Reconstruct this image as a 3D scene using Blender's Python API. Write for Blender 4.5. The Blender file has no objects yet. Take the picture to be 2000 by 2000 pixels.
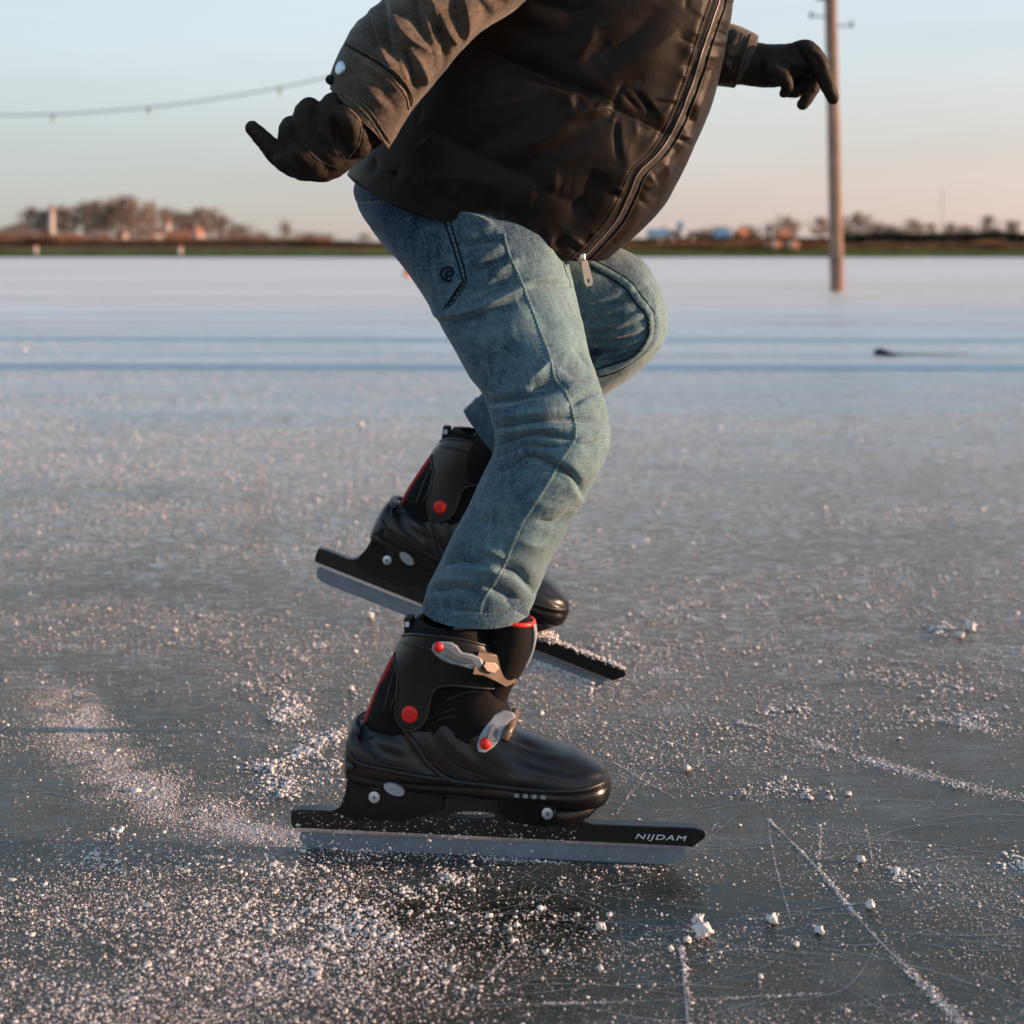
import bpy, bmesh, math, random
import numpy as np
from mathutils import Vector, Matrix, Euler
from mathutils.bvhtree import BVHTree
random.seed(7); rng = np.random.default_rng(7)
S = bpy.context.scene
COL = S.collection
R = math.radians
# ------------------------------------------------------------------ camera, world, sun, exposure
F, HZ, H = 2800.0, 478.0, 0.71          # focal length and horizon row for a 2000 px wide frame, eye height
cam = bpy.data.cameras.new('camera'); camo = bpy.data.objects.new('camera', cam); COL.objects.link(camo)
camo.location = (0, 0, H); camo.rotation_euler = (R(90), 0, 0)
cam.sensor_width = 36; cam.lens = 36*F/2000; cam.shift_y = -(1000-HZ)/2000
cam.clip_start = .05; cam.clip_end = 8000
cam.dof.use_dof = True; cam.dof.focus_distance = 1.72; cam.dof.aperture_fstop = 5.0
S.camera = camo
SUN_EL, SUN_AZ = 7.0, 91.0              # azimuth clockwise from +Y
w = bpy.data.worlds.new('World'); S.world = w; w.use_nodes = True
nt = w.node_tree; nt.nodes.clear()
out = nt.nodes.new('ShaderNodeOutputWorld'); bg = nt.nodes.new('ShaderNodeBackground')
sky = nt.nodes.new('ShaderNodeTexSky'); sky.sky_type = 'NISHITA'; sky.sun_disc = False
sky.sun_elevation = R(SUN_EL); sky.sun_rotation = R(SUN_AZ); sky.air_density = 1.0; sky.dust_density = 1.0; sky.ozone_density = 1.4
bg.inputs['Strength'].default_value = 0.15
# pale winter sky: soft gradient by elevation, greyer to the left, pinker to the right, blended with the physical sky
tc = nt.nodes.new('ShaderNodeTexCoord'); sep = nt.nodes.new('ShaderNodeSeparateXYZ')
nt.links.new(tc.outputs['Generated'], sep.inputs[0])
def wramp(stops):
    r_ = nt.nodes.new('ShaderNodeValToRGB'); e_ = r_.color_ramp.elements
    while len(e_) < len(stops): e_.new(.5)
    for e, (p, c) in zip(e_, stops): e.position = p; e.color = (*c, 1)
    nt.links.new(sep.outputs['Z'], r_.inputs[0]); return r_.outputs[0]
SL = wramp([(0, (.52, .50, .45)), (.03, (.55, .565, .54)), (.075, (.60, .67, .68)), (.13, (.68, .78, .83)), (.19, (.70, .81, .90)), (.42, (.44, .63, .82)), (1, (.10, .20, .36))])
SR = wramp([(0, (.78, .58, .53)), (.03, (.76, .62, .58)), (.075, (.74, .71, .68)), (.13, (.72, .79, .83)), (.19, (.72, .82, .90)), (.42, (.44, .63, .82)), (1, (.10, .20, .36))])
mr = nt.nodes.new('ShaderNodeMapRange'); mr.inputs[1].default_value = -.30; mr.inputs[2].default_value = .34
nt.links.new(sep.outputs['X'], mr.inputs[0])
side = nt.nodes.new('ShaderNodeMix'); side.data_type = 'RGBA'
nt.links.new(mr.outputs[0], side.inputs[0]); nt.links.new(SL, side.inputs[6]); nt.links.new(SR, side.inputs[7])
# soft uneven veil of thin cloud
cn = nt.nodes.new('ShaderNodeTexNoise'); cn.inputs['Scale'].default_value = 3.2; cn.inputs['Detail'].default_value = 4
cm = nt.nodes.new('ShaderNodeMapping'); cm.inputs['Scale'].default_value = (1, 1, 6); nt.links.new(tc.outputs['Generated'], cm.inputs[0]); nt.links.new(cm.outputs[0], cn.inputs['Vector'])
cr_ = nt.nodes.new('ShaderNodeMapRange'); cr_.inputs[1].default_value = .3; cr_.inputs[2].default_value = .7; cr_.inputs[3].default_value = 3.95; cr_.inputs[4].default_value = 4.35
nt.links.new(cn.outputs[0], cr_.inputs[0])
sc_ = nt.nodes.new('ShaderNodeVectorMath'); sc_.operation = 'SCALE'; nt.links.new(side.outputs[2], sc_.inputs[0]); nt.links.new(cr_.outputs[0], sc_.inputs['Scale'])
mx_ = nt.nodes.new('ShaderNodeMix'); mx_.data_type = 'RGBA'; mx_.inputs[0].default_value = .07
nt.links.new(sc_.outputs[0], mx_.inputs[6]); nt.links.new(sky.outputs[0], mx_.inputs[7])
nt.links.new(mx_.outputs[2], bg.inputs['Color']); nt.links.new(bg.outputs[0], out.inputs[0])
sl = bpy.data.lights.new('sun', 'SUN'); so = bpy.data.objects.new('sun', sl); COL.objects.link(so)
sl.energy = 5.0; sl.angle = R(0.6); sl.color = (1.0, 0.60, 0.37)
az = R(SUN_AZ); el = R(SUN_EL)
sd = Vector((math.sin(az)*math.cos(el), math.cos(az)*math.cos(el), math.sin(el)))
so.rotation_euler = sd.to_track_quat('Z', 'Y').to_euler(); so.location = (30, 0, 10)
S.view_settings.view_transform = 'Standard'; S.view_settings.look = 'None'
S.view_settings.exposure = 0.68; S.view_settings.gamma = 1
S.render.resolution_x = 1024; S.render.resolution_y = 1024
# ------------------------------------------------------------------ helpers
def W(px, py, Y): return Vector(((px-1000)*Y/F, Y, H+(HZ-py)*Y/F))
Z1 = (450, 0, .36232); Z2 = (1000, 0, .36232); Z3 = (650, 350, .36232); Z4 = (600, 780, .33644); Z5 = (550, 1180, .43996)
def zz(z, pts): return [(z[0]+u*z[2], z[1]+v*z[2]) for u, v in pts]
def tag(o, label=None, cat=None, group=None, kind=None):
    if label: o['label'] = label
    if cat: o['category'] = cat
    if group: o['group'] = group
    if kind: o['kind'] = kind
    return o
def link(name, me, mat=None, parent=None, smooth=True):
    o = bpy.data.objects.new(name, me); COL.objects.link(o)
    if mat is not None:
        me.materials.clear(); me.materials.append(mat)
    if smooth: me.polygons.foreach_set('use_smooth', np.ones(len(me.polygons), bool))
    if parent: o.parent = parent
    return o
def empty(name, loc=(0, 0, 0), rot=(0, 0, 0)):
    o = bpy.data.objects.new(name, None); COL.objects.link(o); o.location = loc; o.rotation_euler = rot
    o.empty_display_size = .1; return o
class MB:
    def __init__(s): s.v = []; s.f = []
    def add(s, vs, fs):
        n = len(s.v); s.v += [tuple(v) for v in vs]; s.f += [tuple(i+n for i in f) for f in fs]; return s
    def box(s, c, d, rz=0):
        x, y, z = [q/2 for q in d]; m = Matrix.Rotation(rz, 3, 'Z')
        vs = [m@Vector((sx*x, sy*y, sz*z))+Vector(c) for sx in (-1, 1) for sy in (-1, 1) for sz in (-1, 1)]
        return s.add(vs, [(0, 1, 3, 2), (4, 6, 7, 5), (0, 4, 5, 1), (2, 3, 7, 6), (0, 2, 6, 4), (1, 5, 7, 3)])
    def tube(s, pts, rad, seg=8, cap=True):
        pts = [Vector(p) for p in pts]; n = len(pts)
        if not hasattr(rad, '__len__'): rad = [rad]*n
        up = None; vs = []
        for i, p in enumerate(pts):
            t = (pts[min(i+1, n-1)]-pts[max(i-1, 0)])
            t = t.normalized() if t.length > 1e-9 else Vector((0, 0, 1))
            if up is None:
                up = t.orthogonal().normalized()
            else:
                up = (up-t*up.dot(t)); up = up.normalized() if up.length > 1e-6 else t.orthogonal().normalized()
            b = t.cross(up)
            for k in range(seg):
                a = 2*math.pi*k/seg; vs.append(p+(up*math.cos(a)+b*math.sin(a))*rad[i])
        fs = [(i*seg+k, i*seg+(k+1) % seg, (i+1)*seg+(k+1) % seg, (i+1)*seg+k) for i in range(n-1) for k in range(seg)]
        if cap:
            fs.append(tuple(range(seg-1, -1, -1))); fs.append(tuple((n-1)*seg+k for k in range(seg)))
        return s.add(vs, fs)
    def cap(s, pts, rad, seg=16):          # round-ended smooth chain
        P, Q = crv(pts, rad, 10)
        t0 = (P[0]-P[1]).normalized(); t1 = (P[-1]-P[-2]).normalized()
        a = [P[0]+t0*Q[0]*math.sin(x) for x in (1.45, 1.2, .8, .4)]; ra = [Q[0]*math.cos(x) for x in (1.45, 1.2, .8, .4)]
        b = [P[-1]+t1*Q[-1]*math.sin(x) for x in (.4, .8, 1.2, 1.45)]; rb = [Q[-1]*math.cos(x) for x in (.4, .8, 1.2, 1.45)]
        return s.tube(a+P+b, ra+Q+rb, seg)
    def ball(s, c, r, seg=16):
        if not hasattr(r, '__len__'): r = (r, r, r)
        n = seg//2; vs = []; c = Vector(c)
        for i in range(1, n):
            a = math.pi*i/n
            for k in range(seg):
                b = 2*math.pi*k/seg; vs.append(c+Vector((r[0]*math.sin(a)*math.cos(b), r[1]*math.sin(a)*math.sin(b), r[2]*math.cos(a))))
        vs += [c+Vector((0, 0, r[2])), c-Vector((0, 0, r[2]))]; m = len(vs)
        fs = [(i*seg+k, (i+1)*seg+k, (i+1)*seg+(k+1) % seg, i*seg+(k+1) % seg) for i in range(n-2) for k in range(seg)]
        fs += [(m-2, k, (k+1) % seg) for k in range(seg)]+[(m-1, (n-2)*seg+(k+1) % seg, (n-2)*seg+k) for k in range(seg)]
        return s.add(vs, fs)
    def mesh(s, name='m'):
        me = bpy.data.meshes.new(name); me.from_pydata(s.v, [], s.f); me.validate(); me.update(); return me
    def build(s, name, mat, parent=None, smooth=True): return link(name, s.mesh(name), mat, parent, smooth)
def fixn(me):
    bm = bmesh.new(); bm.from_mesh(me); bmesh.ops.recalc_face_normals(bm, faces=bm.faces); bm.to_mesh(me); bm.free(); return me
def sharp(o, ang=35):
    me = o.data; me.set_sharp_from_angle(angle=R(ang)); return o
def bevel(o, wd, seg=2, ang=35):
    m = o.modifiers.new('bevel', 'BEVEL'); m.width = wd; m.segments = seg; m.limit_method = 'ANGLE'; m.angle_limit = R(ang)
    m.harden_normals = False; return o
def crv(pts, rad=None, n=8):
    P = [Vector(p) for p in pts]; m = len(P)
    if rad is None: rad = [0]*m
    elif not hasattr(rad, '__len__'): rad = [rad]*m
    o = []; q = []
    for i in range(m-1):
        a, b, c, d = P[max(i-1, 0)], P[i], P[i+1], P[min(i+2, m-1)]
        ra, rb, rc, rd = rad[max(i-1, 0)], rad[i], rad[i+1], rad[min(i+2, m-1)]
        for k in range(n):
            t = k/n; t2 = t*t; t3 = t2*t
            h = (-.5*t3+t2-.5*t, 1.5*t3-2.5*t2+1, -1.5*t3+2*t2+.5*t, .5*t3-.5*t2)
            o.append(a*h[0]+b*h[1]+c*h[2]+d*h[3]); q.append(ra*h[0]+rb*h[1]+rc*h[2]+rd*h[3])
    o.append(P[-1]); q.append(rad[-1]); return o, q
def crnp(A, n):                               # Catmull-Rom through rows of A, n samples spread by chord length
    A = np.array(A, float); m = len(A)
    d = np.sqrt(((A[1:, :4]-A[:-1, :4])**2).sum(1)); cs = np.concatenate([[0], np.cumsum(d)])
    x = np.linspace(0, cs[-1], n); idx = np.clip(np.searchsorted(cs, x, side='right')-1, 0, m-2)
    t = ((x-cs[idx])/(cs[idx+1]-cs[idx]))[:, None]
    p0, p1, p2, p3 = A[np.maximum(idx-1, 0)], A[idx], A[idx+1], A[np.minimum(idx+2, m-1)]
    return p1+.5*t*(p2-p0+t*(2*p0-5*p1+4*p2-p3+t*(3*(p1-p2)+p3-p0)))
_perm = rng.integers(0, 1 << 30, 4096)
def vnoise(p):
    p = np.asarray(p); i = np.floor(p).astype(np.int64); f = p-i; f = f*f*(3-2*f); o = 0
    for a in (0, 1):
        for b in (0, 1):
            for c in (0, 1):
                h = _perm[((i[:, 0]+a)*73856093 ^ (i[:, 1]+b)*19349663 ^ (i[:, 2]+c)*83492791) & 4095]/(1 << 30)
                o = o+h*(f[:, 0] if a else 1-f[:, 0])*(f[:, 1] if b else 1-f[:, 1])*(f[:, 2] if c else 1-f[:, 2])
    return o*2-1
def fbm(p, o=3):
    s = 0; a = 1
    for k in range(o): s = s+a*vnoise(p*(2**k)+17.3*k); a *= .5
    return s
def npnormals(co, F4):
    n = np.zeros_like(co); a, b, c, d = (co[F4[:, k]] for k in range(4)); fn = np.cross(c-a, d-b)
    for k in range(4): np.add.at(n, F4[:, k], fn)
    return n/np.maximum(np.linalg.norm(n, axis=1, keepdims=True), 1e-12)
class Loft:
    """tube through stations (Lx,Ly,Rx,Ry,Yc,dr[,mx,my]) given as image measurements at distance Yc; real 3-D rings"""
    def __init__(s, st, nr, na, pw=1.0, lip=None, capend=False, capstart=False):
        st = [tuple(t)+(0,)*(8-len(t)) for t in st]; A = crnp(st, nr)
        th = np.linspace(0, 2*math.pi, na, endpoint=False); c, sn = np.cos(th), np.sin(th)
        cx = np.sign(c)*np.abs(c)**pw; sy = np.sign(sn)*np.abs(sn)**pw
        k = A[:, 4]/F
        Lw = np.stack([(A[:, 0]-1000)*k, A[:, 4], H+(HZ-A[:, 1])*k], 1); Rw = np.stack([(A[:, 2]-1000)*k, A[:, 4], H+(HZ-A[:, 3])*k], 1)
        C = (Lw+Rw)/2; a = (Rw-Lw)/2; dev = np.stack([A[:, 6]*k, 0*k, -A[:, 7]*k], 1)
        P = C[:, None]+a[:, None]*cx[None, :, None]+dev[:, None]*np.abs(sn)[None, :, None]
        P[:, :, 1] += A[:, 5][:, None]*sy[None, :]
        if lip:
            e = P[-1]; c0 = e.mean(0); ax = P[-1].mean(0)-P[-6].mean(0); ax /= np.linalg.norm(ax)
            ext = [e+(e-c0)*0.004+ax*.0015, c0+(e-c0)*(1-lip)+ax*.001, c0+(e-c0)*(1-lip)-ax*.03, c0+(e-c0)*.02-ax*.05]
            P = np.concatenate([P, np.stack(ext)])
        elif capend:
            e = P[-1]; c0 = e.mean(0); ax = P[-1].mean(0)-P[-4].mean(0); ax /= max(np.linalg.norm(ax), 1e-9); r = np.linalg.norm(e-c0, axis=1).mean()
            P = np.concatenate([P, np.stack([c0+(e-c0)*math.cos(x)+ax*math.sin(x)*r*capend for x in (.3, .6, .9, 1.2, 1.45, 1.56)])])
        s.nr, s.na = P.shape[:2]; s.co = P.reshape(-1, 3)
        i, j = np.meshgrid(np.arange(s.nr-1), np.arange(na), indexing='ij'); j2 = (j+1) % na
        s.F = np.stack([i*na+j, i*na+j2, (i+1)*na+j2, (i+1)*na+j], -1).reshape(-1, 4)
        seg = np.linalg.norm(np.diff(P.mean(1), axis=0), axis=1); ss = np.concatenate([[0], np.cumsum(seg)])
        per = np.linalg.norm(a, axis=1).mean()*2*math.pi*.8
        s.uv = np.stack([np.tile(th/(2*math.pi)*per, s.nr), np.repeat(ss, na)], 1)
        n = npnormals(s.co, s.F)
        cc = np.repeat(P.mean(1), na, axis=0)
        if ((s.co-cc)*n).sum(1).mean() < 0: s.F = s.F[:, ::-1]
    def normals(s): return npnormals(s.co, s.F)
def merge(lofts):
    co = []; Fs = []; uv = []; n = 0
    for l in lofts: co.append(l.co); Fs.append(l.F+n); uv.append(l.uv); n += len(l.co)
    m = Loft.__new__(Loft); m.co = np.concatenate(co); m.F = np.concatenate(Fs); m.uv = np.concatenate(uv); return m
def npmesh(name, co, F, uv=None, attr=None):
    me = bpy.data.meshes.new(name); k = F.shape[1]
    me.vertices.add(len(co)); me.vertices.foreach_set('co', np.ascontiguousarray(co, np.float32).ravel())
    me.loops.add(F.size); me.loops.foreach_set('vertex_index', np.ascontiguousarray(F, np.int32).ravel())
    me.polygons.add(len(F)); me.polygons.foreach_set('loop_start', np.arange(len(F), dtype=np.int32)*k)
    me.polygons.foreach_set('loop_total', np.full(len(F), k, np.int32))
    me.update(calc_edges=True)
    if uv is not None:
        l = me.uv_layers.new(name='UVMap'); l.data.foreach_set('uv', uv[F.ravel()].astype(np.float32).ravel())
    if attr is not None:
        for kx, v in attr.items():
            at = me.attributes.new(kx, 'FLOAT', 'POINT'); at.data.foreach_set('value', v.astype(np.float32))
    return me
def toscreen(co):
    Y = np.maximum(co[:, 1], .2); return np.stack([1000+F*co[:, 0]/Y, HZ-F*(co[:, 2]-H)/Y], 1)
def strokedist(q, pts):
    best = np.full(len(q), 1e9); sg = np.zeros(len(q)); tt = np.zeros(len(q)); P = np.array(pts, float)
    L = np.concatenate([[0], np.cumsum(np.linalg.norm(np.diff(P, axis=0), axis=1))])
    for i in range(len(P)-1):
        a, b = P[i], P[i+1]; ab = b-a; l2 = (ab**2).sum(); t = np.clip(((q-a)@ab)/l2, 0, 1)
        dd = q-a-t[:, None]*ab; d = np.sqrt((dd**2).sum(1)); m = d < best
        best[m] = d[m]; sg[m] = np.sign(ab[0]*dd[m, 1]-ab[1]*dd[m, 0]); tt[m] = (L[i]+t[m]*math.sqrt(l2))/L[-1]
    return best, sg, tt
def smoothpoly(pts, n=6):
    o, _ = crv([(x, y, 0) for x, y in pts], None, n); return [(p.x, p.y) for p in o]
def sculpt(co, Fq, strokes, front=True):
    """push folds into a surface: each stroke = (points, height in mm, width one side, width other side)"""
    n = npnormals(co, Fq); q = toscreen(co); fac = np.clip(-n[:, 1]*1.6+.25, 0, 1)
    disp = np.zeros(len(co))
    for st in strokes:
        pts, amp, w1 = st[0], st[1], st[2]; w2 = st[3] if len(st) > 3 else w1
        pts = smoothpoly(pts, 5); A = np.array(pts); m3 = 3*max(w1, w2)
        sel = (q[:, 0] > A[:, 0].min()-m3) & (q[:, 0] < A[:, 0].max()+m3) & (q[:, 1] > A[:, 1].min()-m3) & (q[:, 1] < A[:, 1].max()+m3) & (fac > 0)
        ix = np.nonzero(sel)[0]
        if not len(ix): continue
        d, sg, t = strokedist(q[ix], pts); ww = np.where(sg > 0, w1, w2)
        tap = np.sin(np.clip(t, 0.02, .98)*math.pi)**.45
        disp[ix] += amp*1e-3*np.exp(-(d/(ww*1.12))**1.45)*tap*fac[ix]
    return co+n*disp[:, None]
def bvh(co, Fq): return BVHTree.FromPolygons([tuple(c) for c in co], [tuple(int(i) for i in f) for f in Fq])
CAMP = Vector((0, 0, H))
def cast(tree, px, py):
    d = (W(px, py, 1)-CAMP).normalized(); h = tree.ray_cast(CAMP, d)
    return (h[0], h[1]) if h[0] is not None else (None, None)
def castline(tree, pts, n=8, lift=0.0):
    o = []
    for x, y in smoothpoly(pts, n):
        p, nn = cast(tree, x, y)
        if p is not None:
            if nn.y > 0: nn = -nn
            o.append((p+nn*lift, nn))
    return o
def ribbon(mb, pn, wd, th=.0006):              # flat strip with thickness following a surface
    P = [p for p, _ in pn]; n = len(P)
    if n < 2: return
    vs = []
    for i, (p, nn) in enumerate(pn):
        t = (P[min(i+1, n-1)]-P[max(i-1, 0)]).normalized(); s = t.cross(nn).normalized()*wd/2
        vs += [p-s-nn*th, p-s*.85+nn*th, p+s*.85+nn*th, p+s-nn*th]
    fs = [(i*4+k, i*4+k+1, i*4+5+k, i*4+4+k) for i in range(n-1) for k in range(3)]
    mb.add(vs, fs)
def remeshed(mb, voxel, smooth=6, fac=.5, name='r'):
    me = mb.mesh(name); fixn(me); o = bpy.data.objects.new('tmp', me); COL.objects.link(o)
    m = o.modifiers.new('r', 'REMESH'); m.mode = 'VOXEL'; m.voxel_size = voxel
    m = o.modifiers.new('s', 'SMOOTH'); m.iterations = smooth; m.factor = fac
    dg = bpy.context.evaluated_depsgraph_get(); r = bpy.data.meshes.new_from_object(o.evaluated_get(dg))
    bpy.data.objects.remove(o); bpy.data.meshes.remove(me); return r
def meshnp(me):
    co = np.empty(len(me.vertices)*3, np.float32); me.vertices.foreach_get('co', co); co = co.reshape(-1, 3).astype(float)
    Fq = np.array([tuple(p.vertices) if len(p.vertices) == 4 else tuple(p.vertices)+(p.vertices[-1],) for p in me.polygons]); return co, Fq
# ------------------------------------------------------------------ materials
MT = {}
def mat(name, col, rough=.5, metal=0, spec=.5, noise=None, bump=None, **kw):
    """noise=(scale, amount) varies colour; bump=(scale, strength, distance[, stretch])"""
    m = bpy.data.materials.new(name); m.use_nodes = True; t = m.node_tree; p = t.nodes['Principled BSDF']
    p.inputs['Base Color'].default_value = (*col, 1); p.inputs['Roughness'].default_value = rough
    p.inputs['Metallic'].default_value = metal; p.inputs['Specular IOR Level'].default_value = spec
    for k, v in kw.items(): p.inputs[k.replace('_', ' ')].default_value = v
    co = t.nodes.new('ShaderNodeTexCoord')
    if noise:
        n = t.nodes.new('ShaderNodeTexNoise'); n.inputs['Scale'].default_value = noise[0]; n.inputs['Detail'].default_value = 6
        t.links.new(co.outputs['Object'], n.inputs['Vector'])
        r = t.nodes.new('ShaderNodeMapRange'); r.inputs[1].default_value = .3; r.inputs[2].default_value = .7
        r.inputs[3].default_value = 1-noise[1]; r.inputs[4].default_value = 1+noise[1]; t.links.new(n.outputs[0], r.inputs[0])
        x = t.nodes.new('ShaderNodeVectorMath'); x.operation = 'SCALE'; x.inputs[0].default_value = col
        t.links.new(r.outputs[0], x.inputs['Scale']); t.links.new(x.outputs[0], p.inputs['Base Color'])
        rr = t.nodes.new('ShaderNodeMapRange'); rr.inputs[3].default_value = max(0, rough-.08); rr.inputs[4].default_value = min(1, rough+.12)
        t.links.new(n.outputs[0], rr.inputs[0]); t.links.new(rr.outputs[0], p.inputs['Roughness'])
    if bump:
        n = t.nodes.new('ShaderNodeTexNoise'); n.inputs['Scale'].default_value = bump[0]; n.inputs['Detail'].default_value = 5
        if len(bump) > 3:
            mp = t.nodes.new('ShaderNodeMapping'); mp.inputs['Scale'].default_value = bump[3]
            t.links.new(co.outputs['Object'], mp.inputs[0]); t.links.new(mp.outputs[0], n.inputs['Vector'])
        else: t.links.new(co.outputs['Object'], n.inputs['Vector'])
        b = t.nodes.new('ShaderNodeBump'); b.inputs['Strength'].default_value = bump[1]; b.inputs['Distance'].default_value = bump[2]
        t.links.new(n.outputs[0], b.inputs['Height']); t.links.new(b.outputs[0], p.inputs['Normal'])
    MT[name] = m; return m
def denim(name, dark, light, scale=14, weave=900):
    m = bpy.data.materials.new(name); m.use_nodes = True; t = m.node_tree; L = t.links; N = t.nodes; p = N['Principled BSDF']
    p.inputs['Roughness'].default_value = .85; p.inputs['Specular IOR Level'].default_value = .2
    p.inputs['Sheen Weight'].default_value = .25; p.inputs['Sheen Roughness'].default_value = .5
    co = N.new('ShaderNodeTexCoord'); at = N.new('ShaderNodeAttribute'); at.attribute_name = 'wear_shade'
    n1 = N.new('ShaderNodeTexNoise'); n1.inputs['Scale'].default_value = scale; n1.inputs['Detail'].default_value = 7; n1.inputs['Roughness'].default_value = .65
    L.new(co.outputs['Object'], n1.inputs['Vector'])
    # slubby warp threads: noise squeezed along the length
    mp = N.new('ShaderNodeMapping'); mp.inputs['Scale'].default_value = (weave, weave*.12, 1); L.new(co.outputs['UV'], mp.inputs[0])
    n2 = N.new('ShaderNodeTexNoise'); n2.inputs['Scale'].default_value = 1; n2.inputs['Detail'].default_value = 2; L.new(mp.outputs[0], n2.inputs['Vector'])
    mp2 = N.new('ShaderNodeMapping'); mp2.inputs['Scale'].default_value = (weave*.15, weave, 1); L.new(co.outputs['UV'], mp2.inputs[0])
    n3 = N.new('ShaderNodeTexNoise'); n3.inputs['Scale'].default_value = 1; n3.inputs['Detail'].default_value = 2; L.new(mp2.outputs[0], n3.inputs['Vector'])
    a = N.new('ShaderNodeMath'); a.operation = 'ADD'; L.new(n2.outputs[0], a.inputs[0]); L.new(n3.outputs[0], a.inputs[1])
    f = N.new('ShaderNodeMath'); f.operation = 'MULTIPLY_ADD'; L.new(a.outputs[0], f.inputs[0]); f.inputs[1].default_value = .75; f.inputs[2].default_value = -.75
    g = N.new('ShaderNodeMath'); g.operation = 'MULTIPLY_ADD'; L.new(n1.outputs[0], g.inputs[0]); g.inputs[1].default_value = .5; g.inputs[2].default_value = -.25
    h = N.new('ShaderNodeMath'); h.operation = 'ADD'; L.new(f.outputs[0], h.inputs[0]); L.new(g.outputs[0], h.inputs[1])
    i = N.new('ShaderNodeMath'); i.operation = 'ADD'; i.use_clamp = True; L.new(h.outputs[0], i.inputs[0]); L.new(at.outputs['Fac'], i.inputs[1])
    mx = N.new('ShaderNodeMix'); mx.data_type = 'RGBA'; mx.inputs[6].default_value = (*dark, 1); mx.inputs[7].default_value = (*light, 1)
    L.new(i.outputs[0], mx.inputs[0]); L.new(mx.outputs[2], p.inputs['Base Color'])
    b = N.new('ShaderNodeBump'); b.inputs['Strength'].default_value = .5; b.inputs['Distance'].default_value = .0006
    L.new(a.outputs[0], b.inputs['Height'])
    n4 = N.new('ShaderNodeTexNoise'); n4.inputs['Scale'].default_value = 90; n4.inputs['Detail'].default_value = 4; L.new(co.outputs['Object'], n4.inputs['Vector'])
    b2 = N.new('ShaderNodeBump'); b2.inputs['Strength'].default_value = .5; b2.inputs['Distance'].default_value = .0022
    L.new(n4.outputs[0], b2.inputs['Height']); L.new(b.outputs[0], b2.inputs['Normal']); L.new(b2.outputs[0], p.inputs['Normal'])
    MT[name] = m; return m
M_jean = denim('washed_denim', (.006, .028, .072), (.20, .335, .36), 22, 620)
M_jack = denim('grey_brown_denim', (.022, .021, .019), (.15, .115, .085), 45, 480)
M_seam = mat('seam_denim', (.14, .235, .26), .9, spec=.2, noise=(200, .35))
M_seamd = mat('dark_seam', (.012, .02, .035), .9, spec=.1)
M_thread = mat('topstitch_thread', (.24, .30, .28), .8, noise=(700, .3))
M_thr2 = mat('faded_stitching', (.15, .12, .085), .9, spec=.1, noise=(300, .6))
M_nylon = mat('black_nylon', (.0125, .0082, .0056), .50, spec=.20, noise=(30, .25), bump=(260, .25, .0005))
M_nylond = mat('matte_black_tape', (.006, .006, .006), .7)
M_lining = mat('vest_lining', (.02, .016, .014), .6, noise=(40, .3))
M_glove = mat('black_glove_fabric', (.024, .016, .0105), .66, spec=.3, noise=(60, .35), bump=(420, .5, .0008))
M_zip = mat('zip_metal', (.75, .62, .5), .3, 1)
M_zipt = mat('zip_teeth', (.26, .21, .18), .45, .5)
M_plast = mat('black_plastic', (.007, .007, .008), .38, spec=.5, noise=(25, .3), bump=(500, .12, .0005))
M_gloss = mat('glossy_black_plastic', (.006, .0055, .0055), .27, spec=.5, noise=(20, .3), bump=(260, .08, .0005))
M_rubber = mat('matte_black_rubber', (.009, .009, .010), .42, noise=(30, .3))
M_liner = mat('black_padded_fabric', (.006, .0055, .0055), .85, spec=.25, noise=(60, .4), bump=(300, .4, .001))
M_red = mat('red_plastic', (.80, .022, .015), .38, noise=(80, .15))
M_redc = mat('red_cloth', (.38, .02, .025), .8, noise=(150, .2))
M_grey = mat('smoky_grey_plastic', (.30, .32, .345), .3, spec=.6, noise=(60, .2))
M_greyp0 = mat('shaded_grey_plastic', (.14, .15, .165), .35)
M_strap = mat('buckle_strap', (.13, .085, .06), .35, noise=(60, .2))
M_steel = mat('blade_steel', (.23, .27, .32), .5, .35, noise=(40, .12), bump=(120, .2, .0003, (1, 1, 30)))
M_alu = mat('bright_edge_steel', (.70, .73, .78), .25, 1)
M_screw = mat('screw_zinc', (.62, .70, .80), .35, .7, noise=(200, .1))
M_white = mat('white_print', (.8, .8, .8), .6)
M_wood = mat('weathered_pole_wood', (.26, .17, .125), .85, noise=(3, .3), bump=(6, .6, .02, (8, 8, .5)))
M_darkmetal = mat('dark_iron', (.08, .08, .08), .6, .5)
M_skin = mat('skin', (.55, .36, .27), .5)
M_wool = mat('dark_wool', (.03, .03, .035), .9, bump=(150, .6, .003))
M_snow = mat('snow', (.76, .72, .71), .55, spec=.3, noise=(150, .1))
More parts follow.
